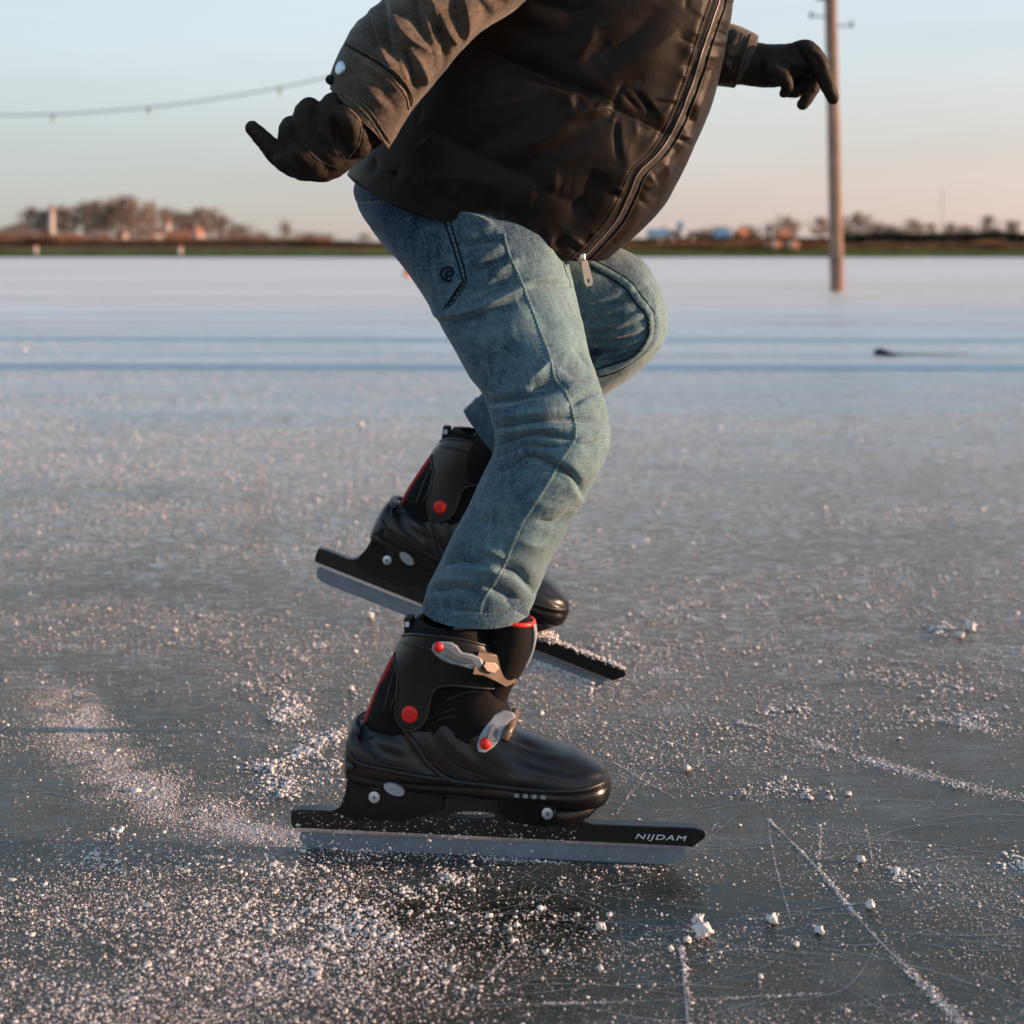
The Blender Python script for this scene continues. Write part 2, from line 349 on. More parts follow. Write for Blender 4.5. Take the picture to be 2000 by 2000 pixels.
# ------------------------------------------------------------------ ice
def ice_material():
    m = bpy.data.materials.new('lake_ice'); m.use_nodes = True; t = m.node_tree; L = t.links; N = t.nodes; p = N['Principled BSDF']
    co = N.new('ShaderNodeTexCoord')
    def noise(scale, vec=(1, 1, 1), det=6, rough=.6, off=(0, 0, 0)):
        mp = N.new('ShaderNodeMapping'); mp.inputs['Scale'].default_value = vec; mp.inputs['Location'].default_value = off; L.new(co.outputs['Object'], mp.inputs[0])
        n = N.new('ShaderNodeTexNoise'); n.inputs['Scale'].default_value = scale; n.inputs['Detail'].default_value = det; n.inputs['Roughness'].default_value = rough
        L.new(mp.outputs[0], n.inputs['Vector']); return n.outputs[0]
    def rng_(x, a, b, c=0, d=1):
        r = N.new('ShaderNodeMapRange'); r.inputs[1].default_value = a; r.inputs[2].default_value = b; r.inputs[3].default_value = c; r.inputs[4].default_value = d
        r.interpolation_type = 'SMOOTHSTEP'; L.new(x, r.inputs[0]); return r.outputs[0]
    def mth(op, a, b, clamp=False):
        x = N.new('ShaderNodeMath'); x.operation = op; x.use_clamp = clamp
        for i, v in enumerate((a, b)):
            if isinstance(v, (int, float)): x.inputs[i].default_value = v
            else: L.new(v, x.inputs[i])
        return x.outputs[0]
    big = noise(1.1, (.5, 1, 1), 6, .65)                    # broad patches of rime
    streak = noise(7, (.16, 1.3, 1), 9, .75)                # wind streaks
    speck = noise(430, (1, .8, 1), 3, .7)                   # grains
    speck2 = noise(120, (.7, 1, 1), 6, .75, (3, 1, 0))
    scuff = noise(26, (.25, 1, 1), 10, .8, (1, 7, 0))
    swirl = noise(9, (.6, 1, 1), 10, .72, (5, 2, 0))
    cover = mth('ADD', mth('MULTIPLY', big, .40), mth('ADD', mth('MULTIPLY', streak, .30), mth('MULTIPLY', swirl, .30)))
    sp = N.new('ShaderNodeSeparateXYZ'); L.new(co.outputs['Object'], sp.inputs[0])
    def patch(cx, cy, wx, wy, ang, amt):                    # patches of thinner rime; the long ones paint dark reflection streaks
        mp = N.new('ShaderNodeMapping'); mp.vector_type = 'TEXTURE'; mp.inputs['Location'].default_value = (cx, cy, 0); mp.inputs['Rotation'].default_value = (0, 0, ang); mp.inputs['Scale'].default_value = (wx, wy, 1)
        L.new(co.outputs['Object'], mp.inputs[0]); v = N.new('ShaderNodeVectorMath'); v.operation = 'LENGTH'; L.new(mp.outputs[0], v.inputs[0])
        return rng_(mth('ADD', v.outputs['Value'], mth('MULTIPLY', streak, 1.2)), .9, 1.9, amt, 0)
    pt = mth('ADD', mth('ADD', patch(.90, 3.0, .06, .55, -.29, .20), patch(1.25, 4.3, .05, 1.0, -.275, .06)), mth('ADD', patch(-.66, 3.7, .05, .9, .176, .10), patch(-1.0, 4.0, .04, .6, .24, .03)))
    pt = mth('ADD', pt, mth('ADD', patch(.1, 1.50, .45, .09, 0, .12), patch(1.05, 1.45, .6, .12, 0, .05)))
    far = rng_(sp.outputs['Y'], 1.3, 7.0, -.055, .12)       # rime cover thinner near the camera, fuller farther out
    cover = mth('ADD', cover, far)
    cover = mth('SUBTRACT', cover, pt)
    f1 = mth('MULTIPLY', rng_(speck, .53, .68), rng_(cover, .36, .55))
    f2 = mth('MULTIPLY', rng_(speck2, .54, .68), rng_(cover, .42, .60))
    f3 = mth('MULTIPLY', rng_(scuff, .51, .66), rng_(cover, .46, .62))
    dash = noise(60, (.35, 1.2, 1), 8, .8, (4, 4, 0)); dash2 = noise(20, (.45, 1.2, 1), 9, .8, (8, 1, 0)); dash3 = noise(5, (.3, 1.4, 1), 9, .8, (3, 9, 0))
    f4 = mth('MULTIPLY', rng_(dash, .505, .555), rng_(sp.outputs['Y'], 1.6, 3.6, .08, .95)); f5 = mth('MAXIMUM', mth('MULTIPLY', rng_(dash2, .505, .55), rng_(sp.outputs['Y'], 2.2, 6.0, .08, .9)), mth('MULTIPLY', rng_(dash3, .50, .57), rng_(sp.outputs['Y'], 4.5, 9.0, 0, .9)))
    film = mth('MULTIPLY', rng_(swirl, .42, .72), rng_(cover, .38, .60, .0, .34))
    fr = mth('MAXIMUM', mth('MAXIMUM', f1, film), mth('MAXIMUM', f2, f3))
    fr = mth('MAXIMUM', fr, mth('MULTIPLY', mth('MAXIMUM', f4, f5), rng_(cover, .36, .56, .35, 1)))
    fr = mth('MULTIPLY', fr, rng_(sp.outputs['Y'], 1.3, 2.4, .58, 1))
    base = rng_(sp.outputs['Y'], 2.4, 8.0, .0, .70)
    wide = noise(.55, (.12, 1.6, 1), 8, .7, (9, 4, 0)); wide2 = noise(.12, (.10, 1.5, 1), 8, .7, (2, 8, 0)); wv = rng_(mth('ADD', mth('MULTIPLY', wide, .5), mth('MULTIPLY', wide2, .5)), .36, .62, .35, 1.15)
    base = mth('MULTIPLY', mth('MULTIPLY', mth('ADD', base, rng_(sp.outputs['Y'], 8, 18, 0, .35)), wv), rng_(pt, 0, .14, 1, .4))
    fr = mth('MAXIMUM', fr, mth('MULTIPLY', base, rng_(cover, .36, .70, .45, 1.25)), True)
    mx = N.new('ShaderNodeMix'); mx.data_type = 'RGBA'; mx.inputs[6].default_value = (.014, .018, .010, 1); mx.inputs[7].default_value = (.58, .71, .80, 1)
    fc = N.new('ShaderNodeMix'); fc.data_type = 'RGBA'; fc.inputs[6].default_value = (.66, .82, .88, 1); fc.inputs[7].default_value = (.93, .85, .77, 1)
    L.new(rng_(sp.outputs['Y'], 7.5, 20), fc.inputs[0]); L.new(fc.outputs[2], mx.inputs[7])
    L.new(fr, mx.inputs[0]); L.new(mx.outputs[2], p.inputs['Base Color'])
    L.new(rng_(fr, 0, 1, .10, .45), p.inputs['Roughness'])
    p.inputs['IOR'].default_value = 1.35
    b1 = N.new('ShaderNodeBump'); b1.inputs['Strength'].default_value = .4; b1.inputs['Distance'].default_value = .0022
    L.new(mth('ADD', mth('MULTIPLY', scuff, .5), mth('MULTIPLY', speck2, .35)), b1.inputs['Height'])
    b2 = N.new('ShaderNodeBump'); b2.inputs['Strength'].default_value = 1.0; b2.inputs['Distance'].default_value = .0042
    L.new(fr, b2.inputs['Height']); L.new(b1.outputs[0], b2.inputs['Normal'])
    b3 = N.new('ShaderNodeBump'); b3.inputs['Strength'].default_value = .3; b3.inputs['Distance'].default_value = .012
    L.new(noise(3, (.6, 1, 1), 3), b3.inputs['Height']); L.new(b2.outputs[0], b3.inputs['Normal']); L.new(b3.outputs[0], p.inputs['Normal'])
    return m
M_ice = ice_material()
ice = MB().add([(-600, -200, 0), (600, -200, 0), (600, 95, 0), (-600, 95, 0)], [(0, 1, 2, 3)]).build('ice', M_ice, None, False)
tag(ice, 'frozen lake surface with scraped frost and skate marks', 'ice', kind='structure')
# ------------------------------------------------------------------ far shore
M_grass = mat('winter_grass', (.075, .105, .018), .95, spec=.1, noise=(.6, .5), bump=(3, .8, .2))
M_field = mat('dry_field', (.16, .085, .04), .95, spec=.1, noise=(.2, .5), bump=(3, .8, .2))
def land():
    xs = np.concatenate([[-1500, -400], np.linspace(-160, 160, 161), [400, 1500]]); prof = [(78.6, -.12), (79.6, .02), (81, .22), (83, .40), (86, .50), (90, .52), (150, .52), (700, .52), (4000, .52)]
    vs = []; n = len(xs)
    for k, (y, z) in enumerate(prof):
        for x in xs: vs.append((x, y+(.5*math.sin(x*.21)+.35*math.sin(x*.53+1)) * (k < 5), z+(.03*math.sin(x*.7+k) if 0 < k < 5 else 0)))
    fs = [(k*n+i, k*n+i+1, (k+1)*n+i+1, (k+1)*n+i) for k in range(len(prof)-1) for i in range(n-1)]
    me = MB().add(vs, fs).mesh('shore'); o = link('shore', me, M_grass); me.materials.append(M_field)
    for p in me.polygons:
        if p.center.y > 84: p.material_index = 1
    return o
tag(land(), 'low grassy far shore and flat brown land beyond the ice', 'ground', kind='structure')
LZ = .52
def gx(px, Y): return (px-1000)*Y/F
def gz(py, Y): return H+(HZ-py)*Y/F
def tri_stuff(name, P, U, V, mat_, label, cat, kind='stuff', parent=None):
    """cloud of small triangles: base points P, edge vectors U and V"""
    co = np.stack([P-U*.5, P+U*.5, P+V], 1).reshape(-1, 3); Fq = np.arange(len(co)).reshape(-1, 3)
    o = link(name, npmesh(name, co, Fq), mat_, parent, False)
    if label: tag(o, label, cat, kind=kind)
    return o
M_reed = mat('dry_reed', (.30, .155, .075), .9, spec=.1, noise=(.8, .4))
M_hedge = mat('evergreen_hedge', (.016, .030, .016), .9, spec=.1, noise=(.9, .5))
def reeds(name, x0, x1, Y, zt, n, label, m, depth=2.0, z0=.3):
    x = rng.uniform(gx(x0, Y), gx(x1, Y), n); y = Y+rng.uniform(0, depth, n); hh = (zt-z0)*(.55+.45*rng.random(n))*(1+.25*fbm(np.stack([x*.5, y*0, y*0], 1), 2))
    P = np.stack([x, y, np.full(n, z0)], 1); a = rng.uniform(0, 6.28, n); wv = .05
    U = np.stack([np.cos(a)*wv, np.sin(a)*wv, 0*a], 1); V = np.stack([rng.normal(0, .08, n), rng.normal(0, .08, n), hh], 1)
    return tri_stuff(name, P, U, V, m, label, 'reeds')
reeds('reeds', 1215, 2300, 83.6, gz(469, 84), 26000, 'dry brown reeds lining the right half of the far shore', M_reed)
reeds('reeds', 560, 900, 84.5, gz(483, 84), 9000, 'low rust brown reeds on far shore left of the leg', M_reed)
def hedge(x0, x1, Y, zt, n, label, m=None, depth=1.6, leaf=.14):
    xa, xb = gx(x0, Y), gx(x1, Y); x = rng.uniform(xa, xb, n); y = Y+rng.uniform(0, depth, n)
    top = (zt-LZ)*(1+.10*fbm(np.stack([x*.35, x*0, x*0], 1), 3)); z = LZ+top*rng.random(n)**.8
    P = np.stack([x, y, z], 1); U = rng.normal(0, 1, (n, 3)); U *= leaf/np.linalg.norm(U, axis=1, keepdims=True); V = rng.normal(0, 1, (n, 3)); V *= leaf/np.linalg.norm(V, axis=1, keepdims=True)
    root = tri_stuff('hedge', P, U, V, m or M_hedge, None, None, None); tag(root, label, 'hedge')
    return root
hedge(1635, 2350, 118, gz(453, 118), 30000, 'tall dark evergreen hedge right of the wooden pole')
hedge(1215, 1640, 118, gz(465, 118), 15000, 'lower dark hedge between the vest and the wooden pole')
hedge(560, 760, 116, gz(474, 116), 7000, 'low dark hedge on far shore left of the leg')
M_bark = mat('bare_tree_bark', (.27, .21, .175), .95, spec=.1, noise=(1.5, .3))
def tree_mesh(seed, H_=10.0, wide=.42, nb=16, low=.16, depth=4):
    """bare crown: a leader with limbs all the way up, each splitting into finer and finer twigs"""
    r = random.Random(seed); tr = MB(); cr = MB()
    def br(p, d, ln, rad, lv):
        n = 3; pts = [p]
        for i in range(n):
            d = (d+Vector((r.gauss(0, .13), r.gauss(0, .13), r.gauss(.05, .08)))).normalized(); pts.append(pts[-1]+d*ln/n)
        cr.tube(pts, [rad*(1-.5*i/n) for i in range(n+1)], 4 if lv < 1 else 3, False)
        if lv >= depth: return
        for i in range(4 if lv < 3 else 3):
            q = pts[1+i % n]; ax = Vector((r.gauss(0, 1), r.gauss(0, 1), r.gauss(.1, .6))).normalized(); dd = (d*.8+ax*r.uniform(.5, .9)+Vector((0, 0, .15))).normalized()
            br(q, dd, ln*r.uniform(.42, .72), max(rad*.58, .045), lv+1)
    n = 10; top = H_*.8; lead = [Vector((r.gauss(0, .12)*k/3, r.gauss(0, .12)*k/3, -.2+(top+.2)*k/n)) for k in range(n+1)]
    tr.tube(lead, [H_*.022*(1-.85*k/n)+.02 for k in range(n+1)], 7, False)
    for b_ in range(nb):
        f = low+(1-low)*(b_+r.random()*.6)/nb; k = min(f*n, n-1e-3); a = lead[int(k)].lerp(lead[int(k)+1], k-int(k))
        env = math.sin(math.pi*min(1, (.30+.66*f)))**.7; th = b_*2.4+r.uniform(-.4, .4); up = .35+.9*f
        br(a, Vector((math.cos(th), math.sin(th), up)).normalized(), H_*wide*env*r.uniform(.75, 1.1), H_*.008*(1.1-.5*f), 0)
    return tr.mesh('trunk'), cr.mesh('crown')
TREES = [tree_mesh(s, 10, sp) for s, sp in ((1, .34), (2, .42), (3, .37))]
SHR = [tree_mesh(s, 10, .62, 12, .02) for s in (11, 12)]
def mesh_h(me): return max(v.co.z for v in me.vertices)
def mesh_w(me): return max(abs(v.co.x) for v in me.vertices)
THT = [mesh_h(c) for _, c in TREES]; SHT = [mesh_h(c) for _, c in SHR]
TW = [mesh_w(c) for _, c in TREES]; SWD = [mesh_w(c) for _, c in SHR]
for l in (TREES, SHR):
    for a, b in l:
        for me in (a, b): me.materials.append(M_bark)
def tree(px, ytop, Y, wpx, label, kind=0, shrub=False):
    ytop = ytop-4
    lib, hh, ww = (SHR, SHT, SWD) if shrub else (TREES, THT, TW); kind %= len(lib)
    root = empty('shrub' if shrub else 'bare_tree', (gx(px, Y), Y, LZ), (0, 0, random.uniform(0, 6.28)))
    s = (gz(ytop, Y)-LZ)/hh[kind]; sx = wpx*.62*Y/F/ww[kind]; root.scale = (sx, sx, s)
    t = link('trunk', lib[kind][0], None, root); c = link('crown', lib[kind][1], None, root)
    tag(root, label, 'shrub' if shrub else 'tree', 'shrubs on the far shore' if shrub else 'bare trees on the far shore')
    return root
for a in [
 (60, 402, 330, 60, 'faint bare tree behind the pale tall chimney, left side', 2),
 (110, 398, 330, 70, 'faint bare tree behind the pale tall chimney, right side', 1),
 (186, 388, 320, 80, 'bare tree filling the gap between the wide one and the tallest one', 2),
 (234, 384, 315, 80, 'bare tree tucked against the left side of the tallest tree', 1),
 (318, 404, 340, 70, 'pale bare tree above the short pinkish tower', 2),
 (384, 406, 350, 70, 'pale bare tree above the pinkish gabled cottage', 2),
 (470, 436, 330, 60, 'very faint low bare tree above the grey van', 1),
 (1400, 444, 330, 70, 'low distant bare tree behind the light blue shed', 2),
 (1460, 440, 330, 60, 'low distant bare tree behind the orange brick house', 1),
 (1640, 432, 340, 60, 'low distant bare tree behind the wooden pole', 1),
 (1742, 440, 340, 60, 'low distant bare tree left of the rounded tree', 0),
 (1890, 440, 340, 60, 'low distant bare tree left of the narrow one', 1),
 (28, 436, 230, 70, 'small bare tree at the left edge of the photo', 1),
 (82, 408, 300, 62, 'bare tree directly left of the pale tall chimney', 0),
 (128, 402, 310, 60, 'bare tree just right of the pale tall chimney', 2),
 (165, 391, 300, 78, 'wide bare tree over the orange roofed cottage', 1),
 (212, 393, 300, 66, 'bare tree left of the tallest tree on the shore', 0),
 (254, 379, 300, 92, 'tallest bare tree in the left cluster', 2),
 (288, 390, 306, 60, 'bare tree overlapping the right side of the tallest tree', 1),
 (352, 412, 360, 78, 'faint bare tree between the white gable house and the small cottage', 0),
 (412, 402, 360, 76, 'faint rounded bare tree at the right end of the left cluster', 1),
 (438, 425, 320, 40, 'short bare tree right of the left cluster', 2),
 (1538, 420, 280, 62, 'round russet bare tree just left of the wooden pole', 1),
 (1504, 438, 280, 36, 'little bare tree beside the thin lamp post', 0),
 (1604, 424, 330, 50, 'faint bare tree hugging the left side of the wooden pole', 2),
 (1680, 414, 320, 80, 'broad faint bare tree right of the wooden pole', 0),
 (1716, 434, 320, 40, 'low bare tree at the right foot of the broad faint one', 1),
 (1786, 426, 260, 50, 'rounded bare tree above the hedge left of the thin mast', 1),
 (1818, 436, 270, 34, 'small bare tree next to the thin mast', 2),
 (1856, 435, 300, 40, 'small bare tree just right of the thin mast', 0),
 (1930, 420, 280, 42, 'narrow bare tree near the right edge of the photo', 2),
 (1976, 430, 280, 44, 'bare tree at the right edge of the photo', 0)]:
    tree(*a)
for a in [
 (60, 452, 200, 60, 'brushy shrub at the foot of the left tree cluster', 0),
 (10, 446, 180, 60, 'brown shrub cut by the left edge of the photo', 1),
 (205, 452, 220, 50, 'brown shrub between the two orange cottages', 1),
 (278, 440, 230, 66, 'dense russet shrub under the tallest tree', 0),
 (452, 446, 220, 54, 'grey brown shrub left of the grey van', 1),
 (515, 452, 240, 50, 'low shrub between the grey van and the blue van', 0),
 (560, 428, 260, 46, 'pinkish shrub rising right of the blue van', 1),
 (608, 452, 200, 56, 'dark russet shrub left of the red van', 0),
 (640, 455, 200, 44, 'russet shrub touching the red van', 1),
 (712, 455, 200, 40, 'russet shrub between the red van and the jeans', 0),
 (1468, 448, 240, 50, 'low shrub left of the thin lamp post', 1),
 (1440, 452, 240, 36, 'low shrub right of the blue roofed shed', 0),
 (1760, 444, 240, 40, 'shrub behind the hedge left of the rounded tree', 0),
 (1892, 446, 240, 44, 'shrub behind the hedge right of the thin mast', 1)]:
    tree(*a, shrub=True)
reeds('brushwood', -250, 640, 150, gz(456, 150), 16000, 'russet brushwood below the left tree cluster', mat('russet_brush', (.20, .105, .06), .95, spec=.1, noise=(.3, .6)), 6.0, LZ)
M_brick = mat('orange_brick', (.42, .20, .13), .9, noise=(2, .2))
M_pale = mat('pale_render', (.62, .55, .50), .85, noise=(1, .12))
M_roofo = mat('orange_tiles', (.40, .16, .09), .85, noise=(2, .2))
M_roofd = mat('dark_roof', (.09, .065, .055), .8, noise=(2, .2))
M_roofb = mat('blue_metal_roof', (.16, .33, .48), .5, noise=(1, .2))
M_win = mat('window_glass', (.03, .04, .05), .1)
M_bluep = mat('blue_paint', (.15, .36, .68), .5)
M_redp = mat('red_paint', (.70, .03, .06), .5)
M_whitep = mat('white_paint', (.7, .7, .7), .6)
M_greyp = mat('grey_paint', (.25, .27, .29), .5)
M_orange = mat('orange_plastic', (.75, .24, .10), .5)
M_tyre = mat('tyre_rubber', (.02, .02, .02), .8)
def house(px, wpx, yeave, yridge, Y, wall, roof, label, rz=.3, name='house', chim=True):
    wd = wpx*Y/F; he = gz(yeave, Y)-LZ; hr = gz(yridge, Y)-LZ; dp = wd*.75
    root = empty(name, (gx(px, Y), Y, LZ), (0, 0, rz))
    MB().box((0, 0, he/2-.05), (wd, dp, he+.1)).add([(-wd/2, -dp/2, he), (-wd/2, dp/2, he), (-wd/2, 0, hr-.1)], [(0, 1, 2)]).add([(wd/2, -dp/2, he), (wd/2, dp/2, he), (wd/2, 0, hr-.1)], [(0, 1, 2)]).build('wall', wall, root, False)
    rf = MB(); o = wd*.05; t = .15
    for s in (-1, 1):
        vs = [(-wd/2-o, s*(dp/2+o), he-.1), (wd/2+o, s*(dp/2+o), he-.1), (wd/2+o, 0, hr), (-wd/2-o, 0, hr)]
        rf.add(vs+[(x, y, z+t) for x, y, z in vs], [(0, 1, 2, 3), (4, 5, 6, 7), (0, 1, 5, 4), (0, 3, 7, 4), (1, 2, 6, 5)])
    r = rf.build('roof', roof, root, False)
    if chim: MB().box((wd*.25, 0, hr+.3), (wd*.08, wd*.08, 1.0)).build('chimney', M_brick, r, False)
    for x in (-.28, .05):
        f = MB().box((x*wd, -dp/2-.02, he*.55), (wd*.16, .06, he*.34)).build('window', M_whitep, root, False)
        MB().box((x*wd, -dp/2-.06, he*.55), (wd*.13, .04, he*.28)).build('pane', M_win, f, False)
    MB().box((wd*.33, -dp/2-.03, he*.35), (wd*.12, .06, he*.7)).build('door', M_greyp, root, False)
    tag(root, label, 'shed' if name == 'shed' else 'house'); return root
house(30, 60, 466, 456, 260, M_brick, M_roofd, 'low brown barn at the left edge of the far shore', .1, 'shed')
house(148, 26, 468, 460, 240, M_brick, M_roofo, 'small orange cottage under the wide bare tree')
house(238, 20, 462, 454, 260, M_pale, M_roofo, 'pale cottage with orange roof left of the tallest tree', -.4)
house(305, 20, 458, 446, 262, M_pale, M_roofd, 'narrow pale house right of the tallest tree', .7)
house(348, 44, 464, 452, 250, M_brick, M_roofo, 'long orange roofed barn below the faint bare trees', .1, 'shed')
house(386, 20, 458, 448, 240, M_pale, M_roofo, 'pinkish gabled cottage right of the long orange barn', 1.2)
house(1287, 40, 459, 449, 240, M_pale, M_roofb, 'house with a wide blue roof just right of the vest', .1)
house(1319, 18, 459, 451, 236, M_pale, M_roofd, 'small white house right of the wide blue roof')
house(1368, 42, 462, 453, 236, M_brick, M_roofd, 'brown brick house with dark roof below the blue round sign', .15)
house(1409, 26, 458, 447, 240, M_bluep, M_roofb, 'light blue shed right of the brown brick house', .1, 'shed')
house(1450, 24, 460, 448, 250, M_brick, M_roofo, 'orange brick house right of the light blue shed', .5)
house(1530, 24, 460, 450, 240, M_brick, M_roofo, 'small russet hut beneath the round russet tree', .3, 'shed')
house(1655, 10, 458, 452, 200, M_pale, M_roofd, 'tiny bright white house right of the wooden pole', .5)
house(1953, 10, 457, 450, 200, M_pale, M_roofd, 'tiny bright house behind the hedge near the right edge', .5)
def post_thing(name, px, y0, y1, Y, wpx, m, label, cat, capm=None, z0=LZ, round_=True):
    r = wpx*.5*Y/F; root = empty(name, (gx(px, Y), Y, z0)); hh = gz(y0, Y)-z0
    MB().tube([(0, 0, -.1), (0, 0, hh*.5), (0, 0, hh)], [r, r*.95, r*.8], 12).build('post', m, root)
    MB().tube([(0, 0, hh-r*.2), (0, 0, hh+r*.8), (0, 0, hh+r)], [r*1.15, r*1.1, r*.5], 12).build('cap', capm or m, root)
    tag(root, label, cat); return root
post_thing('chimney_stack', 101, 410, 475, 290, 11, M_pale, 'tall pale chimney standing among the left bare trees', 'chimney', M_brick)
post_thing('church_tower', 327, 436, 470, 290, 12, M_pale, 'short pinkish tower right of the tallest bare tree', 'tower', M_roofo)
post_thing('marker_post', 70, 483, 497, 81, 6, M_whitep, 'white marker post on the grass at the far left', 'post', M_orange, .2)
post_thing('marker_post', 352, 485, 498, 81, 7, M_whitep, 'white marker post on the grass below the faint trees', 'post', M_orange, .2)
post_thing('lamp_post', 1508, 440, 462, 200, 3, M_whitep, 'thin pale lamp post left of the round russet tree', 'lamp post')
post_thing('radio_mast', 1840, 368, 455, 500, 1.6, M_greyp, 'thin tall mast rising behind the hedge on the right', 'mast')
for i, (px, lb) in enumerate([(1289, 'pale post in front of the hedge nearest the vest'), (1314, 'pale post in front of the hedge below the blue round sign'), (1353, 'pale post in front of the hedge below the brown brick house')]):
    post_thing('fence_post', px, 463, 478, 100, 4, M_pale, lb, 'post')
def sign():
    Y = 150; root = empty('round_sign', (gx(1330, Y), Y, LZ)); zc = gz(440, Y)-LZ
    MB().tube([(0, 0, 0), (0, 0, zc)], .06, 8).build('post', M_greyp, root)
    MB().tube([(0, -.06, zc), (0, -.12, zc)], 8*Y/F, 24).build('sign_face', M_bluep, root)
    tag(root, 'light blue round sign above the roofs right of the vest', 'sign')
sign()
def van(px, Y, wpx, m, label, m2=None, rz=0):
    L_ = wpx*Y/F; root = empty('parked_van', (gx(px, Y), Y, LZ), (0, 0, rz)); h = L_*.45
    b = MB().add([(-L_/2, y, z) for y in (-L_*.2, L_*.2) for z in (.25, h)]+[(L_*.3, y, h) for y in (-L_*.2, L_*.2)]+[(L_*.45, y, h*.6) for y in (-L_*.2, L_*.2)]+[(L_/2, y, z) for y in (-L_*.2, L_*.2) for z in (.25, h*.55)],
        [(0, 1, 3, 2), (1, 4, 5, 3), (4, 6, 7, 5), (6, 9, 11, 7), (8, 10, 11, 9), (0, 8, 9, 6, 4, 1), (2, 3, 5, 7, 11, 10), (0, 2, 10, 8)]).build('body', m, root, False)
    MB().box((L_*.28, -L_*.2-.02, h*.72), (L_*.18, .04, h*.28)).build('window', M_win, root, False)
    MB().box((-L_*.15, -L_*.2-.02, h*.6), (L_*.4, .03, h*.35)).build('side_panel', m2 or m, root, False)
    for x in (-.3, .3):
        for y in (-.2, .2):
            wv = MB().tube([(x*L_, y*L_-.1, .32), (x*L_, y*L_+.1, .32)], .34, 14).build('wheel', M_tyre, root)
    tag(root, label, 'van', 'vans parked on the far shore')
van(487, 150, 18, M_greyp, 'grey and white van parked behind the shore, leftmost van', M_whitep)
van(549, 150, 20, M_whitep, 'white van with a blue side left of the pinkish shrub', M_bluep)
van(664, 150, 14, M_whitep, 'white and blue van parked against the red van', M_bluep)
van(681, 149, 14, M_redp, 'bright red van nearest the jeans')
def buoy(px, py, r_px, label, m=None):
    Y = H*F/(py-HZ); r = r_px*Y/F; root = empty('buoy', (gx(px, Y), Y, 0))
    MB().ball((0, 0, r*.75), (r, r, r), 20).build('float', m or M_orange, root)
    MB().tube([(0, 0, r*1.6), (0, 0, r*2.0)], r*.22, 10).build('ring', M_darkmetal, root); tag(root, label, 'buoy')
buoy(796, 541, 9, 'small orange marker ball on the ice just behind the thigh')
def bale(px, label):
    Y = 82.5; root = empty('hay_bale', (gx(px, Y), Y, .35))
    MB().tube([(-.45, 0, .33), (-.4, 0, .33), (.4, 0, .33), (.45, 0, .33)], [.16, .24, .24, .16], 16).build('roll', M_brick, root)
    MB().tube([(-.05, 0, .33), (.05, 0, .33)], .25, 16).build('band', M_pale, root); tag(root, label, 'hay bale', 'orange bales by the right reeds')
bale(1510, 'left one of two orange bales on the grass'); bale(1544, 'right one of two orange bales on the grass')
# ------------------------------------------------------------------ pole, cable with lamps
PY = 21.6
def pole():
    x0 = gx(1636, PY); x1 = gx(1622, PY)-.05; top = gz(-300, PY); root = empty('wooden_pole', (x0, PY, 0))
    n = 40; pts = [Vector((x0*0+(x1-x0)*k/n*1.0, 0, -.3+(top+.3)*k/n)) for k in range(n+1)]
    r0 = 13.6*PY/F; rad = [r0*(1-.22*k/n)*(1+.015*math.sin(k*1.7)) for k in range(n+1)]
    MB().tube(pts, rad, 24).build('shaft', M_wood, root)
    hk = []
    for px, py, s in ((1597, 33, -1), (1655, 51, 1)):
        z = gz(py, PY); f = (z+.3)/(top+.3); xc = (x1-x0)*f; L_ = .22
        m = MB(); m.tube([(xc, -.02, z+.03), (xc+s*(r0*.8+.05), -.02, z), (xc+s*(r0*.8+L_), -.02, z+.01)], .012, 6)
        o = m.build('hook', M_darkmetal, root)
        MB().tube([(xc+s*(r0*.8+L_), -.02, z-.02), (xc+s*(r0*.8+L_), -.02, z+.05), (xc+s*(r0*.8+L_), -.02, z+.08)], [.025, .022, .012], 8).build('insulator', M_darkmetal, o)
    MB().box((x1-x0-.02, 0, gz(-3, PY)), (r0*2.6, .08, .04)).build('crosspiece', M_darkmetal, root)
    tag(root, 'tall weathered wooden pole frozen into the ice behind the far hand', 'pole')
pole()
def cable():
    root = empty('string_lights', (gx(-1400, PY), PY, 0)); ox = root.location.x
    f = lambda px: Vector((gx(px, PY)-ox, 0, gz(225-1.8e-4*px*px, PY)))
    MB().tube([f(px) for px in range(-1400, 1621, 30)], .013, 6).build('cable', mat('cable_grey', (.42, .47, .50), .6), root)
    for px in (-680, -420, -160, 103, 290, 547, 810, 1070, 1330):
        p = f(px); h = MB().tube([p+Vector((0, 0, .01)), p-Vector((0, 0, .07))], [.015, .02], 8).build('lamp_holder', M_darkmetal, root)
        MB().ball(p-Vector((0, 0, .11)), (.024, .024, .035), 10).build('bulb', mat('bulb_glass', (.45, .47, .46), .2), h)
    tag(root, 'sagging cable with small hanging lamps crossing the left sky', 'string lights')
cable()
def plain_pole(X, Y, r, hh, label):
    root = empty('wooden_pole', (X, Y, 0)); MB().tube([(0, 0, -.2), (0, 0, hh*.5), (.03, 0, hh)], [r, r*.95, r*.85], 20).build('shaft', M_wood, root)
    MB().tube([(.03, 0, hh-.02), (.03, 0, hh+.05)], [r, r*.3], 20).build('cap', M_darkmetal, root); tag(root, label, 'pole')
